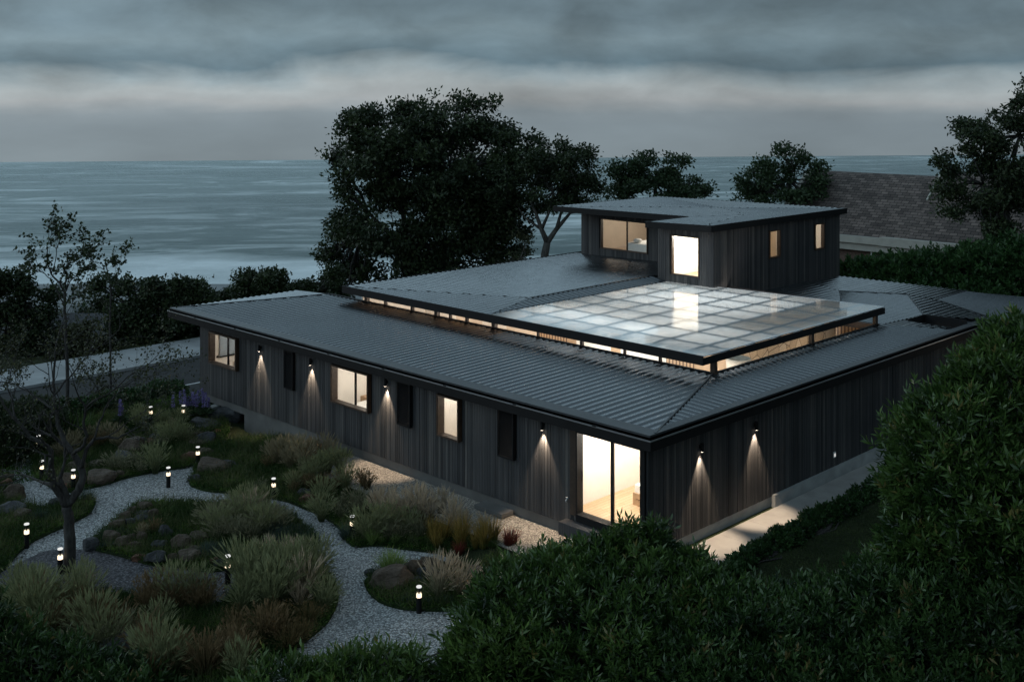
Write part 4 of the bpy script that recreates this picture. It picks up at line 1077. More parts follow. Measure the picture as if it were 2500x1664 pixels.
for i, (x, y, w, h, k, pl_) in enumerate(ROCKS):
    n = cnt[(k, pl_)]
    if n == 1: lab = 'only %s boulder %s' % (CN[k], RN[pl_])
    elif big[(k, pl_)] == i: lab = 'largest %s boulder %s' % (CN[k], RN[pl_])
    else: lab = 'smaller %s boulder %s' % (CN[k], RN[pl_])
    if (x, y) == (ROCKS[-11][0], ROCKS[-11][1]): pass
    rock(x, y, w, h, k, lab, 'boulders ' + RN[pl_])
sp = gpt(285, 1590)
sb = empty('stone_slab', (sp.x, sp.y, sp.z), math.radians(-20), 'grey weathered stone slab lying in dark plants, lower left', 'stone slab')
mb = MB(); mb.add([(-.42,-.22,0),(.40,-.26,0),(.46,.2,0),(-.1,.34,0),(-.36,.16,0),(-.40,-.2,.26),(.36,-.24,.38),(.42,.18,.40),(-.08,.3,.34),(-.34,.14,.28)],
   [(4,3,2,1,0),(5,6,7,8,9),(0,1,6,5),(1,2,7,6),(2,3,8,7),(3,4,9,8),(4,0,5,9)]); mb.build('block', M['slab'], sb)
mb = MB(); mb.bar((.0,-.24,.355), (.12,.25,.405), .02, .012); mb.build('joint', M['rock_dark'], sb)

# ================================================================== PLANTS
def rot_frame(d):
    """per row: two unit vectors square to d"""
    h = np.where(np.abs(d[:, 2:3]) < .9, np.array([[0, 0, 1.0]]), np.array([[1.0, 0, 0]]))
    a = np.cross(d, h); a /= np.linalg.norm(a, axis=1, keepdims=True) + 1e-9
    b = np.cross(a, d); return a, b
def leaf_quads(P, D, length, width, g, fold=.12, wide=.45):
    """one lance shaped leaf per row of P, pointing along D"""
    n = len(P); D = D / (np.linalg.norm(D, axis=1, keepdims=True) + 1e-9)
    a, b = rot_frame(D); t = g.random(n)[:, None] * 2*np.pi
    s = a*np.cos(t) + b*np.sin(t); u = np.cross(s, D)
    ln = (length * (.7 + .6*g.random(n)))[:, None]; wd = (width * (.7 + .6*g.random(n)))[:, None]
    m = P + D*ln*wide - u*ln*fold
    v = np.stack([P, m + s*wd*.5, P + D*ln, m - s*wd*.5], 1).reshape(-1, 3)
    q = np.arange(n*4).reshape(n, 4); return v, q
def rand_dirs(n, g):
    v = g.normal(size=(n, 3)); return v/np.linalg.norm(v, axis=1, keepdims=True)
def clump_tint(P, g, sc=1.3, lo=.0, hi=.85):
    """leaf colour differs from branch to branch"""
    k = np.sin(P[:,0]*sc*2.1+1.3)*np.sin(P[:,1]*sc*1.7+.4)*np.sin(P[:,2]*sc*2.6) * .5 + .5
    return np.clip(lo + (hi-lo)*k + g.normal(0, .16, len(P)), 0, 1)

# ---- leafy shrubs and hedges: sprigs of lance leaves over lumpy bodies
def shrub(name, label, cat, blobs, base, mat, dens=62, leaf=.20, width=.054, per=9, seed=1, group=None, layers=(.62,.8,.93,1.04), up=.6, slen=.34, flat=False):
    g = np.random.default_rng(seed); o = empty(name, base, 0, label, cat, group); Bs = np.array(base)
    VS = []; TS = []; stem = MB()
    C = np.array([b[:3] for b in blobs]); Rr = np.array([b[3:6] for b in blobs])
    for i in range(len(blobs)):
        area = 4*np.pi*((Rr[i,0]*Rr[i,1])**1.6/3 + 2*(Rr[i,0]*Rr[i,2])**1.6/3)**(1/1.6)
        for k, lr in enumerate(layers):
            n = int(area*dens*(.5 if lr < .9 else 1.0)*lr*lr/len(layers)*2.2)
            d = rand_dirs(n, g)
            lump = 1 + .17*np.sin(d[:,0]*7+i)*np.sin(d[:,1]*6+2*i)*np.sin(d[:,2]*7+.5) + .07*np.sin(d[:,0]*17)*np.sin(d[:,2]*19+i) + g.normal(0, .045, n) + (g.random(n) < .05)*g.random(n)*.22
            p = C[i] + d*Rr[i]*(lr*lump)[:, None]
            nn = d/Rr[i]; nn /= np.linalg.norm(nn, axis=1, keepdims=True)
            keep = (p[:,2] > Bs[2] - .05) & (nn[:,2] > -.75)
            for j in range(len(blobs)):
                if j != i: keep &= (((p - C[j])/(Rr[j]*.86))**2).sum(1) > 1
            keep &= np.sin(p[:,0]*4.1+i)*np.sin(p[:,1]*3.7+1)*np.sin(p[:,2]*4.6+2) > -.42 + .5*g.random(n)**4
            p = p[keep]; nn = nn[keep]; m_ = len(p)
            if not m_: continue
            sdv = nn*.7 + np.array([[0,0,up]]) + g.normal(0,.38,(m_,3)); sdv /= np.linalg.norm(sdv, axis=1, keepdims=True)
            L_ = slen*(.5 + .9*g.random(m_)**1.5); tt = clump_tint(p, g)
            a, b = rot_frame(sdv); ph0 = g.random(m_)*6.28
            for q in range(per):
                f = (q + .6)/per; ang = ph0 + q*2.4
                r_ = a*np.cos(ang)[:,None] + b*np.sin(ang)[:,None]
                P_ = p + sdv*(L_*(f - .35))[:,None]
                D_ = sdv*(.45 + .5*f) + r_*(.95 - .55*f)
                v, _ = leaf_quads(P_, D_, np.full(m_, leaf), np.full(m_, width), g)
                VS.append(v); TS.append(np.repeat(np.clip(tt + .25*(f-.5) + g.normal(0,.1,m_), 0, 1), 4))
    V_ = np.concatenate(VS) - Bs; q = np.arange(len(V_)).reshape(-1, 4)
    mesh_np('foliage', V_, q, np.concatenate(TS), M[mat], o)
    for i in range(len(blobs)):
        e = Vector(C[i]) - Vector(base)
        for _ in range(3):
            j = Vector((0,0,0)) if _ == 0 else Vector((g.normal()*.3*Rr[i,0], g.normal()*.3*Rr[i,1], g.normal()*.2*Rr[i,2]))
            mid = e*.5 + Vector((g.normal()*.15, g.normal()*.15, 0)); s0_ = Vector((e.x*.25, e.y*.25, -.1))
            stem.tube([s0_, mid, e + j], [.035, .026, .012], 6)
    tw = stem
    for i in range(len(blobs)):
        for d in rand_dirs(int(5 + 9*Rr[i].max()**2), g):
            if d[2] < -.2: continue
            p_ = Vector(C[i] + d*Rr[i]*1.02 - Bs); q_ = Vector(C[i] - Bs); s_ = Vector(d)*.5 + Vector((g.normal()*.5, g.normal()*.5, .6))
            tw.tube([q_, p_, p_ + s_.normalized()*.22], [.009,.007,.003], 4)
    stem.build('stems', M['bark_grey'] if name == 'garden_shrub' else M['bark'], o)
    return o
def pb(px, py, Z, rx, rz, ry=None):
    """a blob given by its place and size in the photo and its distance"""
    p = dep(px, py, Z); k = Z/FPX; return (p.x, p.y, p.z, rx*k, (ry or rx)*k, rz*k)
def base_of(px, py, Z):
    p = dep(px, py, Z); return (p.x, p.y, gz(p.x, p.y))

shrub('garden_shrub', 'large bushy green shrub in front of the lit sliding glass door', 'shrub',
      [pb(1560,1455,26.6,145,115), pb(1420,1485,26.4,135,125), pb(1300,1500,26.3,115,105), pb(1660,1470,26.2,115,90), pb(1480,1560,25.6,250,140), pb(1260,1560,25.4,130,130), pb(1720,1540,25.6,150,110),
       pb(1530,1320,26.9,30,40), pb(1605,1318,26.9,26,40), pb(1465,1365,26.7,45,38), pb(1350,1395,26.5,50,36), pb(1690,1380,26.4,32,26), pb(1235,1425,26.2,45,38)], base_of(1500,1600,26.0), 'leaf_fore', seed=2)
shrub('garden_shrub', 'tallest green shrub at the right edge, hiding part of the dark end wall', 'shrub',
      [pb(2345,1130,26.0,155,160), pb(2480,1010,26.4,140,160), pb(2300,1260,25.6,100,115), pb(2440,1270,25.2,200,190), pb(2410,945,26.4,75,75), pb(2490,860,26.6,80,70), pb(2290,1060,26.2,70,75), pb(2345,975,26.3,50,50), pb(2220,1200,25.8,50,60), pb(2265,1350,25.3,95,105)],
      base_of(2400,1500,25.6), 'leaf_fore', leaf=.23, width=.06, seed=3)
shrub('garden_shrub', 'dark green shrub filling the lower right corner', 'shrub',
      [pb(2440,1500,24.6,220,170), pb(2250,1520,24.6,180,130), pb(2480,1640,24.0,240,120), pb(2230,1640,24.0,200,110)], base_of(2380,1640,24.4), 'leaf_fore2', seed=4)
shrub('garden_shrub', 'low spreading green shrub below the shaded lawn', 'shrub',
      [pb(1850,1575,24.9,190,105), pb(2040,1555,24.9,170,100), pb(1700,1660,24.3,220,110), pb(1930,1670,24.1,230,110), pb(2150,1460,25.2,90,85), pb(1780,1490,25.3,80,45)], base_of(1900,1600,24.6), 'leaf_fore2', leaf=.17, seed=5)
shrub('garden_shrub', 'leggy green shrub at the bottom edge over the gravel path', 'shrub',
      [pb(890,1705,24.2,140,70), pb(700,1720,24.1,130,70), pb(1000,1670,24.3,50,65), pb(935,1625,24.4,36,34), pb(820,1660,24.3,50,34), pb(1130,1665,24.2,50,80), pb(1105,1595,24.5,24,34), pb(1150,1560,24.6,26,30), pb(1225,1640,24.3,100,110)],
      base_of(900,1720,24.2), 'leaf_fore3', dens=55, slen=.42, seed=6)
shrub('garden_shrub', 'dark green shrub in the lower left corner', 'shrub',
      [pb(20,1625,24.3,95,85), pb(120,1660,24.2,110,70), pb(260,1695,24.0,120,50), pb(-50,1560,24.6,75,85)], base_of(80,1650,24.2), 'leaf_fore2', seed=7)
# low spreading plants along the side path, and the hedges
def row_blobs(p0, p1, n, r, rz, jit=.12, seed=0):
    g = random.Random(seed); out = []
    for i in range(n):
        t = i/(n-1); p = Vector(p0).lerp(Vector(p1), t)
        k = 1 + g.uniform(-jit, jit); out.append((p.x + g.uniform(-.1,.1), p.y + g.uniform(-.1,.1), p.z, r*k, r*k, rz*k))
    return out
shrub('groundcover_border', 'low leafy border along the pale side path', 'hedge', row_blobs((.6,-1.80,-.45), (10.5,-1.70,-.45), 34, .27, .22, .35, 3), (4, -2, -.5), 'leaf_hedge', dens=120, leaf=.10, width=.06, per=7, seed=8, slen=.16, layers=(.8,1.0))
shrub('clipped_hedge', 'clipped dark green hedge behind the ribbed roofs on the right', 'hedge',
      [pb(2090,695,60,60,50), pb(2150,692,59,70,55), pb(2230,685,58,80,58), pb(2310,680,57,80,60), pb(2390,670,56,80,64), pb(2470,662,55,85,68), pb(2540,655,54,80,70), pb(2120,730,59,80,60), pb(2260,735,57,110,60), pb(2420,740,55,110,70)],
      base_of(2280,760,57), 'leaf_hedge', dens=26, leaf=.26, width=.13, per=8, seed=9, slen=.4, layers=(.85,1.0))
shrub('low_hedge', 'low trimmed hedge along the near side of the road', 'hedge', row_blobs((-7.5,26.0,-.95), (-.3,25.6,-.75), 14, .62, .58, .15, 4), (-4, 25.8, -1.0), 'leaf_hedge', dens=70, leaf=.12, width=.07, per=7, seed=10, slen=.2, layers=(.8,1.0))
def rbush(px, py, Z, r, rz, lab, seed, mat='leaf_dark', **kw):
    b = base_of(px, py, Z)
    return shrub('round_bush', lab, 'bush', [pb(px,py,Z,r,rz), pb(px-r*.5,py+rz*.3,Z+.3,r*.6,rz*.6), pb(px+r*.5,py+rz*.25,Z-.3,r*.65,rz*.65)], b, mat, dens=70, leaf=.12, width=.06, per=7, seed=seed, slen=.2, layers=(.8,1.0), **kw)
rbush(360,990,47,48,30,'round dark bush between the low hedge and the pale grasses',11,'leaf_mid')
rbush(70,1040,42,85,60,'big dark bush at the left edge beside the far path lobe',12)
rbush(-10,1070,40,70,70,'dark bush at the far left edge, behind the tree limbs',13)
rbush(265,1000,46,40,24,'small dark bush behind the feathery yucca',14,'leaf_mid')

# ---- ornamental grasses
def grass_mesh(kind, seed):
    h, sp, n, wd, plume = {'feather': (1.0,.52,230,.0085,.24), 'grey': (.70,.46,190,.0085,.15), 'brown': (.72,.36,190,.011,.14), 'tan': (.95,.42,180,.011,.26), 'plume': (.80,.34,140,.010,.30),
       'gold': (.82,.34,180,.012,.0), 'red': (.50,.30,170,.010,.0), 'lime': (.72,.42,170,.016,.0), 'green': (.32,.36,190,.010,.0), 'blue': (.46,.50,320,.007,.0), 'rust': (.55,.42,230,.009,.06)}[kind]
    g = np.random.default_rng(seed); ang = g.random(n)*2*np.pi; r0 = .10*np.sqrt(g.random(n))
    lean = sp*g.random(n)**.8*.95; hh = h*(.38 + .72*g.random(n)**.8)
    base = np.stack([r0*np.cos(ang), r0*np.sin(ang), np.full(n,-.04)], 1)
    ang2 = ang + g.normal(0,.35,n); out = np.stack([np.cos(ang2), np.sin(ang2), np.zeros(n)], 1); side = np.stack([-np.sin(ang2), np.cos(ang2), np.zeros(n)], 1)
    V_ = []; T_ = []; Q_ = []; ts = (0,.4,.75,1.0); ws = (1,.85,.6,.22)
    rot = g.random(n)*np.pi; sd = side*np.cos(rot)[:,None] + out*np.sin(rot)[:,None]
    cols = []
    tb = np.clip(g.normal(.15,.12,n),0,1)
    for t, w in zip(ts, ws):
        c = base + out*(lean*t**1.7)[:,None]; c[:,2] += hh*(t - .42*t*t*(lean/ (h+.01)))
        cols.append((c, w))
    idx = 0
    for (c, w) in cols:
        V_.append(c - sd*wd*w*.6); V_.append(c + sd*wd*w*.6)
    k = len(cols)
    for i in range(k-1):
        a = np.arange(n); Q_.append(np.stack([(2*i)*n+a, (2*i+1)*n+a, (2*i+3)*n+a, (2*i+2)*n+a], 1))
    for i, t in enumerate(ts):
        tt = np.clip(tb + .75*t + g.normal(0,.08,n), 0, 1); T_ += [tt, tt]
    V_ = np.concatenate(V_); T_ = np.concatenate(T_); Q_ = np.concatenate(Q_)
    if plume:
        sel = g.random(n) < (.55 if plume > .15 else .35); m_ = sel.sum()
        tip = cols[-1][0][sel]; dr_ = tip - cols[-2][0][sel]; dr_ /= np.linalg.norm(dr_, axis=1, keepdims=True)
        for rep in range(3):
            v, q = leaf_quads(tip - dr_*.05, dr_ + g.normal(0,.10,(m_,3)), np.full(m_, plume), np.full(m_, .024), g, .04)
            Q_ = np.concatenate([Q_, q + len(V_)]); V_ = np.concatenate([V_, v]); T_ = np.concatenate([T_, np.clip(g.normal(.95,.08,m_*4),0,1)])
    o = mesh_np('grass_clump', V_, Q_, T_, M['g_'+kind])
    me = o.data; bpy.data.objects.remove(o); return me
MIXK = {'feather': 'plume', 'grey': 'feather', 'brown': 'feather', 'tan': 'brown', 'plume': 'grey', 'gold': 'green', 'rust': 'brown'}
GM = {k: [grass_mesh(k, 100 + 7*i + j) for j in range(3)] for i, k in enumerate(GR)}
def inpoly(x, y, poly):
    c = False; n = len(poly); j = n - 1
    for i in range(n):
        if (poly[i][1] > y) != (poly[j][1] > y) and x < (poly[j][0]-poly[i][0])*(y-poly[i][1])/(poly[j][1]-poly[i][1]) + poly[i][0]: c = not c
        j = i
    return c
KN = {'feather': 'feathery grey green grass clump', 'grey': 'fine silvery grey grass clump', 'brown': 'brown ornamental grass clump', 'tan': 'tall tan grass clump with arching plumes', 'plume': 'grass clump with pale pinkish plumes',
      'gold': 'upright golden green grass clump', 'red': 'small red bladed grass clump', 'lime': 'bright lime green grass clump', 'green': 'short green grass tuft', 'blue': 'blue green spiky grass tuft', 'rust': 'rust tinged low grass clump'}
def grasses(kind, x0, x1, y0, y1, n, place, sc=1.0, seed=0, label=None):
    """n clumps whose feet lie inside a rectangle of the photo"""
    r = random.Random(seed*31 + n); k = 0
    nx = max(1, int(round(math.sqrt(n*(x1-x0)/max(8, (y1-y0)*2.2))))); pts = []
    for i in range(n):
        ix = i % nx; iy = i // nx; ny = max(1, math.ceil(n/nx))
        pts.append((x0 + (ix + r.uniform(.15,.85))*(x1-x0)/nx, y0 + (iy + r.uniform(.15,.85))*(y1-y0)/ny))
    for px, py in pts:
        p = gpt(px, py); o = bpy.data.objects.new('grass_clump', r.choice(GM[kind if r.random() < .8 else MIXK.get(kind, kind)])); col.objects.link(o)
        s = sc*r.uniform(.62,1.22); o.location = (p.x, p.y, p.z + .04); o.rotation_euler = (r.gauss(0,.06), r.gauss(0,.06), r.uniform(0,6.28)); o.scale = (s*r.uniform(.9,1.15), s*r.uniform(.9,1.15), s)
        lab = label or '%s %s' % (KN[kind], place)
        if len(lab.split()) > 16: print('LONG', lab)
        tag(o, lab, 'ornamental grass', ('%s clumps %s' % (kind, place)) if n > 1 else None)
LB = 'in the long bed beside the timber wall'
grasses('tan', 645,820,1118,1155, 13, 'at the wall end of the long bed', .95, 1)
grasses('feather', 745,835,1150,1178, 5, 'behind the brown grasses of the long bed', .75, 2)
grasses('brown', 700,905,1180,1216, 13, 'in the middle of the long bed', .72, 3)
grasses('grey', 765,920,1228,1278, 10, 'beside the gravel bend of the long bed', .82, 4)
grasses('plume', 915,1085,1244,1286, 10, 'before the pale gravel strip by the house', .86, 5)
grasses('rust', 960,1075,1280,1300, 4, 'among the pink plumes of the long bed', .8, 6)
grasses('grey', 872,1030,1302,1328, 9, 'at the path edge behind a bollard lamp', .95, 7)
grasses('gold', 1045,1225,1316,1350, 13, 'at the end of the long bed near the big shrub', 1.0, 8)
grasses('plume', 1085,1190,1285,1305, 4, 'behind the golden grasses by the step', .72, 9)
grasses('red', 1236,1262,1322,1336, 2, 'at the tip of the long bed', .95, 10)
grasses('red', 1118,1134,1350,1357, 1, '', .7, 11, 'small red grass tuft leaning over the path')
grasses('green', 480,640,1130,1195, 9, 'on the rounded nose of the long bed', .9, 12)
grasses('blue', 838,862,1310,1322, 1, '', 1.0, 13, 'blue green tuft at the foot of the bollard lamp by the long bed')
grasses('grey', 612,640,1188,1198, 1, '', .8, 14, 'single silvery tuft on the green nose of the long bed')
grasses('lime', 880,1010,1328,1338, 3, 'along the path edge of the long bed', .6, 15)
grasses('grey', 500,705,1262,1330, 18, 'across the central island bed', .95, 16)
grasses('feather', 560,660,1235,1262, 5, 'at the back of the central island bed', .7, 17)
grasses('blue', 640,765,1295,1342, 7, 'at the right end of the central island bed', 1.0, 18)
grasses('green', 380,480,1238,1275, 5, 'on the upper left of the central island bed', .8, 19)
grasses('tan', 345,395,1302,1316, 3, 'between the boulders of the central island bed', .62, 20)
grasses('blue', 235,330,1300,1345, 6, 'round the left boulders of the central island bed', .6, 21)
grasses('blue', 470,560,1345,1372, 4, 'at the front of the central island bed', .9, 22)
grasses('green', 560,575,1213,1220, 1, '', .75, 23, 'tiny green tuft alone on the gravel above the central island')
grasses('feather', 585,800,1405,1500, 20, 'in the foreground bed beside the gravel path', 1.02, 24)
grasses('plume', 640,760,1370,1400, 5, 'at the far edge of the foreground bed', .75, 25)
grasses('brown', 340,525,1470,1505, 13, 'in the foreground bed on shaded gravel', 1.05, 26)
grasses('brown', 60,275,1485,1560, 14, 'at the left of the foreground bed', 1.05, 27)
grasses('rust', 540,780,1515,1600, 15, 'at the low front of the foreground bed', 1.05, 28)
grasses('brown', 200,420,1540,1590, 7, 'along the shaded front of the foreground bed', .95, 29)
grasses('feather', 30,110,1432,1470, 4, 'left of the bare tree trunk', .7, 30)
grasses('feather', 175,225,1432,1462, 3, 'right of the bare tree trunk', .62, 31)
grasses('brown', 330,620,1600,1690, 13, 'in the darkest front of the foreground bed', 1.1, 32)
grasses('grey', 60,330,1560,1640, 7, 'around the stone slab, lower left', 1.0, 45)
grasses('tan', 205,300,1075,1100, 6, 'behind the forked tree', .75, 33)
grasses('tan', 128,185,1100,1130, 4, 'between the limbs of the bare tree', .7, 34)
grasses('grey', 262,400,1135,1160, 8, 'at the gravel edge of the middle bed', .85, 35)
grasses('grey', 370,470,1068,1095, 6, 'near the stone heap of the middle bed', .8, 36)
grasses('feather', 330,450,1022,1050, 6, 'in front of the low hedge', .6, 37)
grasses('green', 300,460,1095,1130, 6, 'in the middle bed behind the path', .9, 38)
grasses('blue', 205,235,1218,1230, 1, '', 1.25, 39, 'dense dark blue green tuft on the path beside the forked trunk')
grasses('blue', 90,150,1262,1285, 2, 'in the left bed before the far path lobe', .8, 40)
grasses('plume', 1065,1130,1450,1465, 3, 'in the small rock bed by the path', .95, 41)
grasses('lime', 945,972,1400,1408, 2, 'on the flat boulder of the small rock bed', 1.0, 42)
grasses('green', 1150,1240,1375,1450, 3, 'between the small rock bed and the big shrub', 1.1, 43)
grasses('blue', 985,1110,1468,1480, 4, 'at the front of the small rock bed', .55, 44)

# yucca like plant and lupins
def strap_plant(px, py, Z, n, ln, wd, lab, mat, seed):
    b = base_of(px, py, Z); g = np.random.default_rng(seed); o = empty('spiky_plant', b, 0, lab, 'plant')
    d = rand_dirs(n, g); d[:,2] = np.abs(d[:,2])*.9 + .15
    P_ = d*.08; v, q = leaf_quads(P_, d, np.full(n, ln), np.full(n, wd), g, .06, .4)
    mesh_np('leaves', v + np.array([0,0,.15]), q, np.repeat(np.clip(g.normal(.5,.25,n),0,1),4), M[mat], o)
    mb = MB(); mb.tube([(0,0,-.05),(0,0,.22)], [.07,.05], 8); mb.build('stem', M['bark'], o)
strap_plant(172,1055,42,190,.95,.07,'pale spiky yucca like plant at the back of the garden','g_green',5)
strap_plant(205,1050,42.5,120,.75,.06,'smaller spiky plant right of the pale yucca','g_green',6)
def lupin(px, py, n, w, lab, seed):
    p = gpt(px, py); g = np.random.default_rng(seed); o = empty('lupin', p, 0, lab, 'flowering plant')
    st = MB(); VS = []; LV = []
    for i in range(n):
        x, y = g.uniform(-w, w), g.uniform(-w, w)*.5; ax = Vector((RGT.x*x + FWD.x*y, RGT.y*x + FWD.y*y, 0)); h = g.uniform(.6,.95)
        st.tube([ax, ax + Vector((g.normal()*.04, g.normal()*.04, h))], [.01,.006], 5)
        m_ = 90; t = g.random(m_); P_ = np.array(ax)[None] + np.stack([np.zeros(m_), np.zeros(m_), h*(.45 + .62*t)], 1); d = rand_dirs(m_, g); d[:,2] = .4
        P_ = P_ + d*np.array([[1,1,0]])*(.035*(1.1 - t))[:,None]
        v, q = leaf_quads(P_, d, np.full(m_, .06), np.full(m_, .05), g); VS.append(v)
        d = rand_dirs(30, g); d[:,2] = np.abs(d[:,2])*.6+.1
        v, q = leaf_quads(np.array(ax)[None] + d*.05 + np.array([[0,0,.1]]), d, np.full(30,.28), np.full(30,.06), g); LV.append(v)
    st.build('stems', M['stem'], o)
    v = np.concatenate(VS); mesh_np('flowers', v, np.arange(len(v)).reshape(-1,4), g.random(len(v)), M['lupin'], o)
    v = np.concatenate(LV); mesh_np('leaves', v, np.arange(len(v)).reshape(-1,4), g.random(len(v)), M['leaf_mid'], o)
lupin(470,1005,17,.75,'wide clump of purple lupins at the corner of the house',1)
lupin(298,1034,3,.14,'small purple lupin alone in the back of the garden',2)

# ground cover on all beds, lawn beside the end wall
def scatter(polys, dens, leaf, width, mat, name, seed, zoff=-.84, mound=.10, upw=.8):
    g = np.random.default_rng(seed); VS = []; TS = []
    for P in polys:
        A = np.array(P); lo = A.min(0); hi = A.max(0); n = int((hi-lo).prod()*dens)
        pts = lo + g.random((n,2))*(hi-lo)
        x, y = pts[:,0], pts[:,1]; c = np.zeros(n, bool); j = len(A)-1
        for i in range(len(A)):
            cond = (A[i,1] > y) != (A[j,1] > y)
            xi = (A[j,0]-A[i,0])*(y-A[i,1])/(A[j,1]-A[i,1]+1e-12) + A[i,0]
            c ^= cond & (x < xi); j = i
        pts = pts[c]; pts = pts[~((pts[:,0] > -2.05) & (pts[:,1] < 13.1) & (pts[:,1] > -3.2) & (pts[:,0] < .1))]; n = len(pts)
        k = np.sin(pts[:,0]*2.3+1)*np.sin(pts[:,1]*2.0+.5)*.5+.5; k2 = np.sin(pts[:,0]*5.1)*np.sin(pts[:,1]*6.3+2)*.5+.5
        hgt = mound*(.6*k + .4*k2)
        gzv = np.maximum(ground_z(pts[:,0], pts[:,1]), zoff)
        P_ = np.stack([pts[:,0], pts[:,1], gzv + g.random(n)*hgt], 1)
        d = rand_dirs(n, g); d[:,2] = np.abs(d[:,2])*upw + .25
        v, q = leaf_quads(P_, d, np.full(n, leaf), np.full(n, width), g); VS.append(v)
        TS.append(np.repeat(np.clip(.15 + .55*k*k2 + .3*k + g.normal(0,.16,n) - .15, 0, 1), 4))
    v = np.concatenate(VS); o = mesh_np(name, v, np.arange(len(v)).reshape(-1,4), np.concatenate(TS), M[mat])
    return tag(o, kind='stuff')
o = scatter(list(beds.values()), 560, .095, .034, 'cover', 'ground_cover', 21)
tag(o, 'low mossy green ground cover over the planted beds', 'ground cover')
o = scatter(list(beds.values()) , 300, .33, .012, 'meadow', 'meadow_grass', 31, -.84, .04, 2.2); tag(o, 'thin wild grass mixed through the planted beds', 'grass')
# stray stones along the bed edges
g = np.random.default_rng(5); PV = []; PF = []
for P in beds.values():
    for i in range(len(P)):
        a_, b_ = np.array(P[i]), np.array(P[(i+1) % len(P)]); n = int(np.linalg.norm(b_-a_)*16)
        for t in g.random(n):
            c = a_ + (b_-a_)*t + g.normal(0,.10,2)
            if c[0] > -2.1 and c[1] < 13.2: continue
            r_ = .014 + .034*g.random()**3; k = len(PV)*6
            PV.append(np.array([[1,0,0],[0,1,0],[-1,0,0],[0,-1,0],[0,0,.7],[0,0,-.7]])*r_*(.7+.6*g.random((6,1))) + np.array([c[0], c[1], -.868]))
            PF += [(k,k+1,k+4),(k+1,k+2,k+4),(k+2,k+3,k+4),(k+3,k,k+4),(k+1,k,k+5),(k+2,k+1,k+5),(k+3,k+2,k+5),(k,k+3,k+5)]
tag(mesh_np('pebbles', np.concatenate(PV), PF, None, M['rock_grey']), 'stray pebbles along the edges of the planted beds', 'pebbles', None, 'stuff')
lawn_px = [(1720,1330),(1800,1300),(2000,1190),(2130,1110),(2200,1180),(2160,1330),(2000,1400),(1800,1400)]
lw = [(at(x, y, -.5).x, at(x, y, -.5).y) for x, y in lawn_px]
lw = [(-.5,-2.3),(12,-2.2),(13,-9),(3,-10.5),(-5,-8)]
o = scatter([lw], 620, .06, .012, 'lawn', 'lawn', 22, -.5, .03, 1.6); tag(o, 'short dark lawn beside the dark end wall', 'lawn')
back = [(-14,21.5),(-9,24.8),(-.3,24.6),(-.2,21.0),(-3,19.2),(-9,19.5)]
o = scatter([back], 330, .10, .035, 'cover', 'ground_cover', 23, -2, .12); tag(o, 'mossy green cover on the rising ground at the back of the garden', 'ground cover')
# fill of rough dark grass on open ground left of the paths
left = [(at(-60,1160,-.9).x, at(-60,1160,-.9).y), (at(90,1115,-.9).x, at(90,1115,-.9).y), (at(140,1050,-.9).x, at(140,1050,-.9).y), (at(-60,1050,-.9).x, at(-60,1050,-.9).y)]
o = scatter([left], 380, .09, .02, 'lawn', 'lawn', 24, -.9, .05, 1.4); tag(o, 'dark rough lawn at the left behind the far path lobe', 'lawn')

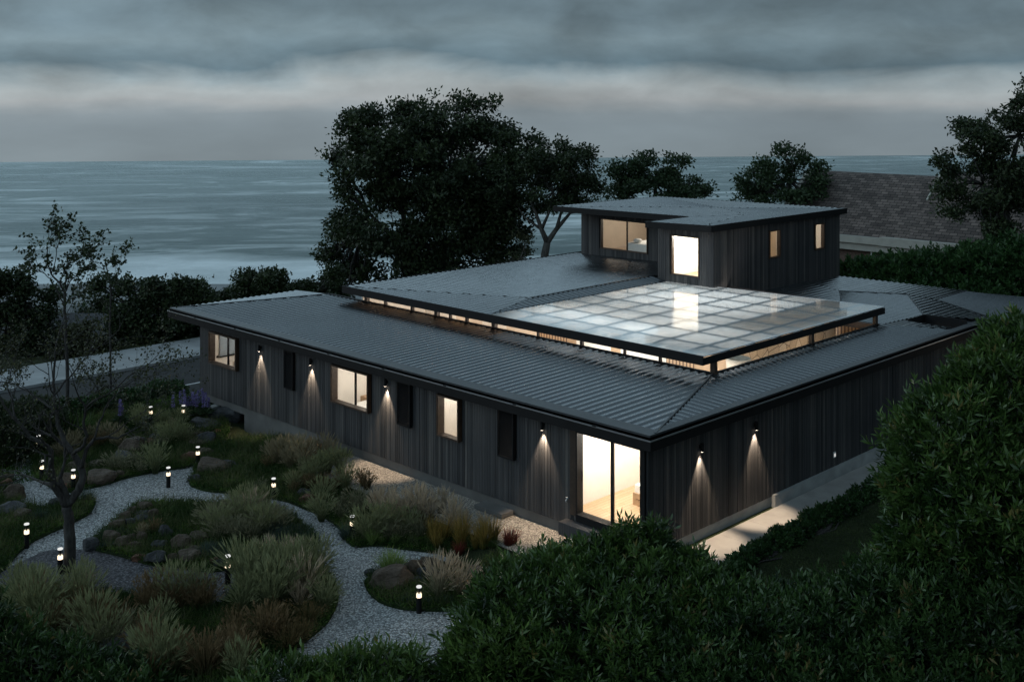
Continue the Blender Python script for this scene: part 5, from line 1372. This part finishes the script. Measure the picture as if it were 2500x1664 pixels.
# ================================================================== TREES
def tree(name, label, lobes, base, trunk, leafmat, barkmat, leaf=.2, width=.11, clus=26, per=34, rc=.45, seed=1, group=None, limbs=3, cat='tree', shell=.45, twig=True):
    """lobes: ellipsoids of the crown (world); trunk: list of (points, radii)"""
    g = np.random.default_rng(seed); o = empty(name, base, 0, label, cat, group); Bs = np.array(base)
    mb = MB(); VS = []; TS = []
    for pts, rad in trunk: mb.tube([Vector(p) - Vector(base) for p in pts], rad, 9)
    tips = [Vector(p[0][-1]) for p in trunk]
    for li, (x, y, z, rx, ry, rz) in enumerate(lobes):
        c = np.array([x, y, z]); R_ = np.array([rx, ry, rz])
        vol = rx*ry*rz; n = int(clus*.85*max(.25, vol**.67)/max(.2, rc*2))
        nb_ = max(4, int(3.2*(rx*ry*rz)**.5)); bd_ = rand_dirs(nb_, g); bd_ = bd_*(.62 + .5*g.random((nb_,1)))
        pick = g.integers(0, nb_, n); d = bd_[pick] + rand_dirs(n, g)*(.13 + .24*g.random((n,1))); d /= np.linalg.norm(d, axis=1, keepdims=True)
        rad = (shell + (1-shell)*g.random(n)**.6)*(1 + .16*np.sin(d[:,0]*6+li)*np.sin(d[:,1]*5+li)*np.sin(d[:,2]*6) + g.normal(0,.05,n))
        cc = c + d*R_*rad[:,None]*(.86 + .34*g.random((n,1))**2)
        for h in range(min(limbs, n)):
            t0 = min(tips, key=lambda t: (t - Vector(c)).length); e = Vector(c + (cc[h*max(1, n//max(1,limbs))] - c)*.82)
            mid = t0.lerp(e, .5) + Vector((g.normal()*.3, g.normal()*.3, -.15*(e - t0).length))
            r0 = .035 + .012*(e - t0).length
            mb.tube([t0 - Vector(base), mid - Vector(base), e - Vector(base)], [r0, r0*.6, .012], 6)
            if twig:
                for w_ in range(3):
                    e2 = e + Vector((g.normal(), g.normal(), g.normal()))*rc*.55; m2 = mid.lerp(e, .3 + .2*w_)
                    mb.tube([m2 - Vector(base), e2 - Vector(base)], [r0*.35, .008], 5)
        m_ = n*per
        P_ = np.repeat(cc, per, 0) + np.clip(g.normal(size=(m_,3)), -1.35, 1.35)*rc*np.array([.66,.66,.46])
        D_ = np.repeat(d, per, 0)*.5 + g.normal(size=(m_,3))*.8 + np.array([[0,0,-.05]])
        v, _ = leaf_quads(P_, D_, np.full(m_, leaf), np.full(m_, width), g, .05); VS.append(v)
        ct = np.clip(g.normal(.4,.25,n),0,1); TS.append(np.repeat(np.clip(np.repeat(ct, per) + g.normal(0,.15,m_),0,1),4))
    mb.build('trunk', M[barkmat], o, True)
    v = np.concatenate(VS) - Bs
    mesh_np('crown', v, np.arange(len(v)).reshape(-1,4), np.concatenate(TS), M[leafmat], o)
    return o
def lob(l, Z, dz=0):
    return [pb(px, py, Z + (0 if len(t) < 1 else t[0]), rx, rz) for px, py, rx, rz, *t in l]
def LO(l, Z): return [pb(a[0], a[1], Z + (a[4] if len(a) > 4 else 0), a[2], a[3]) for a in l]
def dp(px, py, Z): p = dep(px, py, Z); return (p.x, p.y, p.z)
BG = 'trees between the house and the sea'
b = base_of(1010,760,75)
tree('broadleaf_tree', 'huge dark broadleaf tree rising behind the middle roof', LO([(960,320,130,75),(1080,300,130,70,2),(1000,410,170,100,-1),(1130,400,150,110,2),(880,380,75,70),(1225,300,60,55,1),(1260,370,70,60),(870,500,75,80,-1),(960,540,140,100,-2),(1110,540,150,110,1),(1220,500,90,100,1),(850,620,65,60),(960,640,120,60),(1120,640,140,60),(815,385,22,40),(830,560,28,28),(800,620,26,30),(840,690,50,40),(1180,600,90,70),(1235,440,70,80,-1),(1265,520,60,70,-1),(1240,590,50,60)],75),
     b, [([b, dp(1000,640,75), dp(990,560,75)],[.45,.34,.22]), ([dp(1000,640,75), dp(1090,500,75.5), dp(1100,420,75.5)],[.3,.2,.1]), ([dp(1000,620,75), dp(900,520,74.5)],[.22,.1]), ([dp(990,560,75), dp(970,430,75)],[.2,.08]), ([dp(1060,560,75), dp(1190,480,76)],[.2,.08])],
     'leaf_dark','bark', .30,.155, 25, 32, .55, 31, BG, 7)
b = base_of(1330,700,72)
tree('spreading_tree', 'umbrella crowned tree with bare forked trunk left of the upper storey', LO([(1300,410,80,55),(1385,395,75,55),(1440,430,45,45),(1330,470,85,45),(1410,470,60,40,1),(1250,440,55,60),(1345,380,60,40)],72),
     b, [([b, dp(1330,620,72), dp(1336,592,72)],[.30,.26,.22]), ([dp(1336,592,72), dp(1322,560,72), dp(1308,520,72), dp(1290,480,72)],[.19,.15,.1,.05]), ([dp(1336,592,72), dp(1358,560,72.2), dp(1392,520,72.3), dp(1428,490,72.3)],[.19,.15,.09,.04]),
         ([dp(1322,560,72), dp(1340,520,71.5), dp(1350,470,71.5)],[.12,.08,.04]), ([dp(1358,560,72), dp(1375,500,72.6), dp(1390,460,72.6)],[.12,.07,.03]), ([dp(1322,560,72), dp(1280,530,72.4), dp(1255,490,72.5)],[.1,.06,.03]), ([dp(1392,520,72.3), dp(1425,515,72), dp(1455,500,72)],[.07,.05,.03])],
     'leaf_dark','bark_grey', .24,.12, 30, 34, .5, 32, BG, 5)
b = base_of(1270,700,70)
tree('young_tree', 'small pale leaved bush below the umbrella tree', LO([(1270,600,32,38),(1245,630,40,25)],69), b, [([b, dp(1265,640,69)],[.1,.05])], 'leaf_olive','bark_grey', .13,.07, 20, 30, .35, 33, BG, 2)
b = base_of(1600,560,80)
tree('broadleaf_tree', 'rounded green tree just left of the upper storey roof', LO([(1540,430,55,40),(1600,415,60,45),(1655,395,28,30),(1660,440,55,35),(1600,465,110,35),(1500,460,40,40),(1700,460,30,28)],79), b, [([b, dp(1600,500,79), dp(1600,450,79)],[.3,.2,.1])], 'leaf_mid','bark', .27,.14, 30, 32, .5, 34, BG, 3)
b = base_of(1930,560,74)
tree('broadleaf_tree', 'rounded green tree behind the right end of the upper storey roof', LO([(1895,420,50,40),(1930,385,40,32),(1850,445,55,40),(1960,440,60,45),(1985,420,30,30),(1900,470,100,35),(2030,490,32,50)],74), b, [([b, dp(1930,500,74), dp(1925,440,74)],[.3,.2,.1])], 'leaf_mid','bark', .25,.13, 30, 32, .5, 35, BG, 3)
b = base_of(2455,700,58)
tree('broadleaf_tree', 'large dark tree at the right edge before the curved shingle roof', LO([(2420,320,80,60),(2480,270,50,50),(2470,380,110,90),(2350,390,50,38),(2310,405,30,28),(2410,460,110,70),(2390,530,75,45),(2480,520,90,70),(2540,330,80,120),(2370,320,40,30),(2440,600,60,40)],58), b, [([b, dp(2455,560,58), dp(2450,450,58)],[.34,.26,.14]), ([dp(2455,560,58), dp(2400,450,58)],[.16,.06]), ([dp(2452,480,58), dp(2490,330,58)],[.14,.05])], 'leaf_dark','bark', .21,.11, 32, 36, .42, 36, BG, 4)
LGp = 'dark trees along the far side of the road'
def ltree(lab, lobes, Z, base, seed, mat='leaf_dark', **kw):
    b = base_of(*base, Z); c = lobes[0]
    return tree('broadleaf_tree', lab, LO(lobes, Z), b, [([b, dp(c[0], c[1] + 30, Z)],[.2,.1]), ([b, dp(c[0]+30, c[1]+20, Z)],[.12,.06])], mat, 'bark', .22,.115, 62, 36, .46, seed, LGp, 4, **kw)
ltree('dark bushy tree at the left edge beyond the road', [(25,710,55,65),(80,740,60,50),(30,800,90,70),(110,800,60,50),(60,870,110,50),(0,860,80,60)], 60, (50,960), 41)
ltree('dark leafy tree left of the house, reaching over the pale pavement', [(340,720,55,45),(290,760,60,55),(420,710,65,35),(380,770,100,60),(250,700,18,22),(330,830,110,50),(460,760,60,60),(260,830,60,45)], 62, (360,930), 42)
ltree('bushy tree whose top shows over the left end of the front roof', [(470,720,50,40),(520,735,45,35),(490,790,70,60),(440,830,60,50),(540,770,40,40)], 64, (480,900), 43)
ltree('dark rounded tree beyond the far corner of the front roof', [(640,690,55,42),(700,700,60,40),(760,715,60,35),(600,720,40,30),(680,740,110,40),(810,690,40,36)], 68, (680,840), 44)
ltree('low dark tree above the pavement behind the bare tree', [(170,860,80,45),(230,880,70,40),(120,900,90,40),(200,830,50,35)], 58, (180,950), 45, 'leaf_olive')

# slender sparse tree and the bare foreground tree: drawn limbs, then twigs
def grow(mb, p, d, ln, r, g, lvl, leaves, spread=.55, upb=.12, lp=2):
    """a twig that forks; leaf places are collected"""
    q = p.copy(); pts = [p.copy()]; dd = d.copy()
    for i in range(3):
        dd = (dd + Vector((g.gauss(0,.14), g.gauss(0,.14), g.gauss(0,.10) + upb*.3))).normalized(); q = q + dd*ln/3; pts.append(q.copy())
    mb.tube(pts, [r, r*.85, r*.7, r*.55], 5 if lvl < 2 else 6, False)
    if lvl <= 1:
        for t in pts[1:]:
            for _ in range(lp): leaves.append((t + Vector((g.gauss(0,.05), g.gauss(0,.05), g.gauss(0,.05))), dd))
    if lvl > 0:
        for k in range(2 + (g.random() < .55)):
            s = pts[g.choice((1,2,3))] if k else pts[-1]
            nd = (dd + Vector((g.gauss(0,spread), g.gauss(0,spread), g.gauss(0,spread*.8) + upb))).normalized()
            grow(mb, s, nd, ln*g.uniform(.55,.85), r*.55, g, lvl-1, leaves, spread, upb, lp)
def sparse_tree(name, lab, limbs, Z, leafmat, leaf, width, seed, lvl=3, tl=.8, per=3, lp=2, keep=1.0, dirb=None, rmin=.02, barkm='bark', upb=.12):
    g = random.Random(seed); gn = np.random.default_rng(seed); b0 = limbs[0][0][0]
    base = Vector(dep(b0[0], b0[1], Z)); base.z = gz(base.x, base.y); o = empty(name, base, 0, lab, 'tree'); mb = MB(); leaves = []
    for pts, r0, r1, dz, tw in limbs:
        P_ = []
        for i, (x, y) in enumerate(pts):
            p = dep(x, y, Z + dz*i/max(1, len(pts)-1)); P_.append(p - base)
        if P_ and pts is limbs[0][0]: P_[0].z = -.15
        n = len(P_); fine = []
        for i in range(n-1):
            for k in range(3):
                t = k/3; fine.append(P_[i].lerp(P_[i+1], t) + Vector((g.gauss(0,.012), g.gauss(0,.012), g.gauss(0,.012)))*(1 if r0 < .12 else 1.5))
        fine.append(P_[-1]); m_ = len(fine)
        rr = [r0 + (r1 - r0)*i/(m_-1) for i in range(m_)]
        mb.tube(fine, rr, 10 if r0 > .06 else 7)
        for _ in range(tw):
            i = g.randint(max(1, m_//3), m_-1); d = (fine[i] - fine[i-1]).normalized()
            nd = (d*.8 + Vector((g.gauss(0,.6), g.gauss(0,.6), g.gauss(0,.45) + upb))).normalized()
            grow(mb, fine[i], nd, tl*g.uniform(.6,1.15), max(rmin*.5, rr[i]*.5), g, lvl, leaves, .55, upb, lp)
        d = (fine[-1] - fine[-2]).normalized(); grow(mb, fine[-1], d, tl, max(rmin*.6, r1*.85), g, lvl, leaves, .5, upb, lp)
    mb.build('trunk', M[barkm], o, True)
    leaves = [l for l in leaves if g.random() < keep]
    P_ = np.array([l[0] for l in leaves]); P_ = np.repeat(P_, per, 0); n = len(P_)
    P_ = P_ + gn.normal(size=(n,3))*.045; D_ = np.repeat(np.array([l[1] for l in leaves]), per, 0)*.4 + gn.normal(size=(n,3))*.8
    v, q = leaf_quads(P_, D_, np.full(n, leaf), np.full(n, width), gn, .05); mesh_np('crown', v, q, np.repeat(gn.random(n),4), M[leafmat], o)
    return o
T = S5
sparse_tree('bare_tree', 'bare forked tree with thin leaves standing beside the gravel path', [
   (T([(520,1600),(535,1300),(528,1150),(512,1050)]), .165, .13, 0, 0),
   (T([(512,1050),(440,945),(400,870),(390,750),(388,630),(340,578),(230,520),(130,400),(40,290),(-30,150)]), .105, .022, -1.2, 4),
   (T([(405,885),(335,872)]), .06, .045, .2, 0),
   (T([(512,1050),(600,930),(632,830),(612,720),(560,650)]), .115, .085, .5, 0),
   (T([(560,650),(500,560),(440,440),(428,330),(415,200),(410,60),(420,-120),(440,-230)]), .075, .018, .9, 6),
   (T([(560,650),(640,590),(662,510),(640,400),(655,300),(600,210),(560,90)]), .055, .014, -.8, 5),
   (T([(625,760),(665,610),(722,542),(820,520),(900,532),(1000,480),(1090,430)]), .06, .012, .3, 4),
   (T([(428,330),(330,250),(250,200),(120,120),(0,100)]), .034, .010, 1.4, 6),
   (T([(655,300),(740,230),(850,180),(980,60),(1120,-20)]), .03, .009, -1.2, 7),
   (T([(722,542),(760,400),(830,260),(960,130),(1060,60)]), .03, .009, 1.0, 6),
   (T([(130,400),(90,250),(60,120),(90,0)]), .03, .009, .8, 5),
   (T([(415,200),(500,100),(600,-20),(690,-120),(800,-200)]), .03, .009, .6, 6)], 30.7, 'leaf_olive', .08, .055, 51, 3, .8, 2, 1, .42)
T = lambda l: [(x*.2296, 540 + y*.2296) for x, y in l]
sparse_tree('slender_tree', 'slender sparse young tree outlined against the surf', [
   (T([(720,2100),(715,1500),(700,1250),(688,950),(692,760)]), .075, .05, 0, 2),
   (T([(692,760),(640,660),(545,560),(505,430),(500,300),(515,200),(520,90)]), .045, .008, -.4, 7),
   (T([(680,900),(625,760),(560,650),(480,560),(400,500),(380,390)]), .032, .008, .4, 7),
   (T([(692,760),(735,650),(800,590),(830,540)]), .03, .008, .4, 5),
   (T([(640,660),(670,560),(690,480),(790,430),(880,370),(950,335)]), .028, .007, .5, 6),
   (T([(545,560),(590,420),(600,300),(640,200),(740,150)]), .022, .007, -.4, 6),
   (T([(692,780),(770,830),(790,800)]), .015, .006, .2, 2)], 45, 'leaf_dark', .15, .11, 52, 2, .55, 2, 1, .55)
T = lambda l: [(x*.2296, 540 + y*.2296) for x, y in l]
sparse_tree('slender_tree', 'thin sapling with few leaves beside the dark leafy tree', [
   (T([(1180,1700),(1170,1100),(1180,760),(1160,600)]), .05, .03, 0, 3),
   (T([(1160,600),(1110,520),(1040,480)]), .02, .007, .3, 4), (T([(1180,760),(1230,640),(1270,520),(1280,430)]), .02, .007, -.3, 5)], 50, 'leaf_dark', .16, .11, 53, 2, .6, 2, 1, .8)

# ================================================================== NEIGHBOURS
nb0 = on(2050, 572, 0, on(2050, 572, 2, 3.7).x)
gx, gy = nb0.x, nb0.y + 4.6
nb = empty('neighbour_house', (gx, gy - 10, -1.0), 0, 'neighbouring brick house with long curved brown shingle roof', 'house')
def roof_strip(y0, y1, rise, run, kz=0.0, name='roof'):
    """barrel shaped slope from the gutter up over the ridge"""
    n = 22; prof = []
    for i in range(n + 1):
        t = i/n*1.22; k_ = min(1.0, t); prof.append((run*t, rise*(t if t < .80 else .80 + .20*math.sin((t-.80)/.20*math.pi/3.2)/math.sin(math.pi/3.2)*.82 if t < 1.1 else .80 + .20*math.sin(1.5*math.pi/3.2)/math.sin(math.pi/3.2)*.82 - (t-1.1)*.4)))
    me = bpy.data.meshes.new(name); v = []; f = []; uvs = []
    acc = 0; L_ = [0]
    for i in range(n): acc += math.hypot(prof[i+1][0]-prof[i][0], prof[i+1][1]-prof[i][1]); L_.append(acc)
    for y in (y0, y1):
        for i, (a, b_) in enumerate(prof): v.append((a, y, b_ + kz)); uvs.append((y, L_[i]))
    for i in range(n): f.append((i, i+1, n+2+i, n+1+i))
    me.from_pydata([(p[0], p[1] + 10, p[2] + 4.75) for p in v], [], f)
    ul = me.uv_layers.new(name='UVMap')
    for lp_ in me.loops: ul.data[lp_.index].uv = uvs[lp_.vertex_index]
    o = link(name, me, M['shingle'], nb, True); return o, prof
gz0 = 3.75
r1, prof = roof_strip(0.0, -9.0, 3.5, 4.6)
r2, prof2 = roof_strip(-9.0, -34, 3.65, 4.6, .12)
mb = MB()
for i in range(len(prof)-1):
    a, b_ = prof[i], prof[i+1]; mb.bar((a[0], 10.1, a[1] + 4.80), (b_[0], 10.1, b_[1] + 4.80), .34, .16)
mb.build('gable_trim', M['trim'], nb)
mb = MB()
for i in range(10, len(prof)-3):
    a, b_ = prof2[i], prof2[i+1]; mb.bar((a[0], 1.02, a[1] + 4.88), (b_[0], 1.02, b_[1] + 4.88), .10, .12)
mb.build('roof_step', M['trim'], nb)
mb = MB()
mb.box((-.30, 2.6, 4.30), (.02, 10.2, 4.72)); mb.box((-.45, -22, 4.30), (.02, 2.58, 4.80)); mb.box((-.10, 2.6, 3.85), (.4, 10.2, 4.28)); mb.box((-.22, -22, 3.8), (.4, 2.58, 4.28))
mb.build('gutter', M['trim'], nb)
mb = MB(); mb.box((.4, -22, 0), (8, 10, 4.3)); mb.build('wall', M['brick'], nb)
mb = MB(); mb.tube([(.2, 3.4, 0), (.2, 3.4, 3.9)], .06, 8); mb.build('downpipe', M['plastic'], nb)
# far roofs below the slope
f0 = dep(165, 815, 105)
fh = empty('far_house', (f0.x, f0.y, f0.z - 5), math.radians(-45), 'far grey shingled house roof below the road, seen between trees', 'house')
me = bpy.data.meshes.new('roof'); me.from_pydata([(-7,0,4.0),(9,0,4.0),(9,4,6.2),(-7,4,6.2),(9,8,4.0),(-7,8,4.0)], [], [(0,1,2,3),(3,2,4,5)])
ul = me.uv_layers.new(name='UVMap'); co = [(-7,0),(9,0),(9,4.6),(-7,4.6),(9,9),(-7,9)]
for lp_ in me.loops: ul.data[lp_.index].uv = co[lp_.vertex_index]
link('roof', me, M['shingle_grey'], fh)
mb = MB(); mb.box((-6.6, .4, -6), (8.6, 7.6, 4.05)); mb.build('wall', M['trim'], fh)
f1 = dep(160, 775, 135)
fh2 = empty('far_house', (f1.x, f1.y, f1.z - 6), math.radians(-45), 'small pale gabled house far below, next to the beach', 'house')
mb = MB(); mb.add([(-2.2,0,5.2),(2.2,0,5.2),(0,0,6.9),(-2.2,6,5.2),(2.2,6,5.2),(0,6,6.9)], [(0,1,2),(5,4,3),(1,4,5,2),(3,0,2,5)]); mb.build('roof', M['pave'], fh2)
mb = MB(); mb.box((-2, .2, -8), (2, 5.8, 5.25)); mb.build('wall', M['plastic'], fh2)
b = base_of(200,860,140)
tree('broadleaf_tree', 'hazy grey green tree beside the far pale house', LO([(205,765,28,22),(185,780,24,18),(225,785,24,20)],138), (b[0],b[1],b[2]), [([b, dp(205,785,138)],[.3,.15])], 'leaf_mid','bark', .5,.28, 22, 26, .9, 61, None, 2)
print('grass clumps', sum(o.name.startswith('grass_clump') for o in bpy.data.objects)); print('objects', len(bpy.data.objects), 'verts', sum(len(o.data.vertices) for o in bpy.data.objects if o.type == 'MESH'))
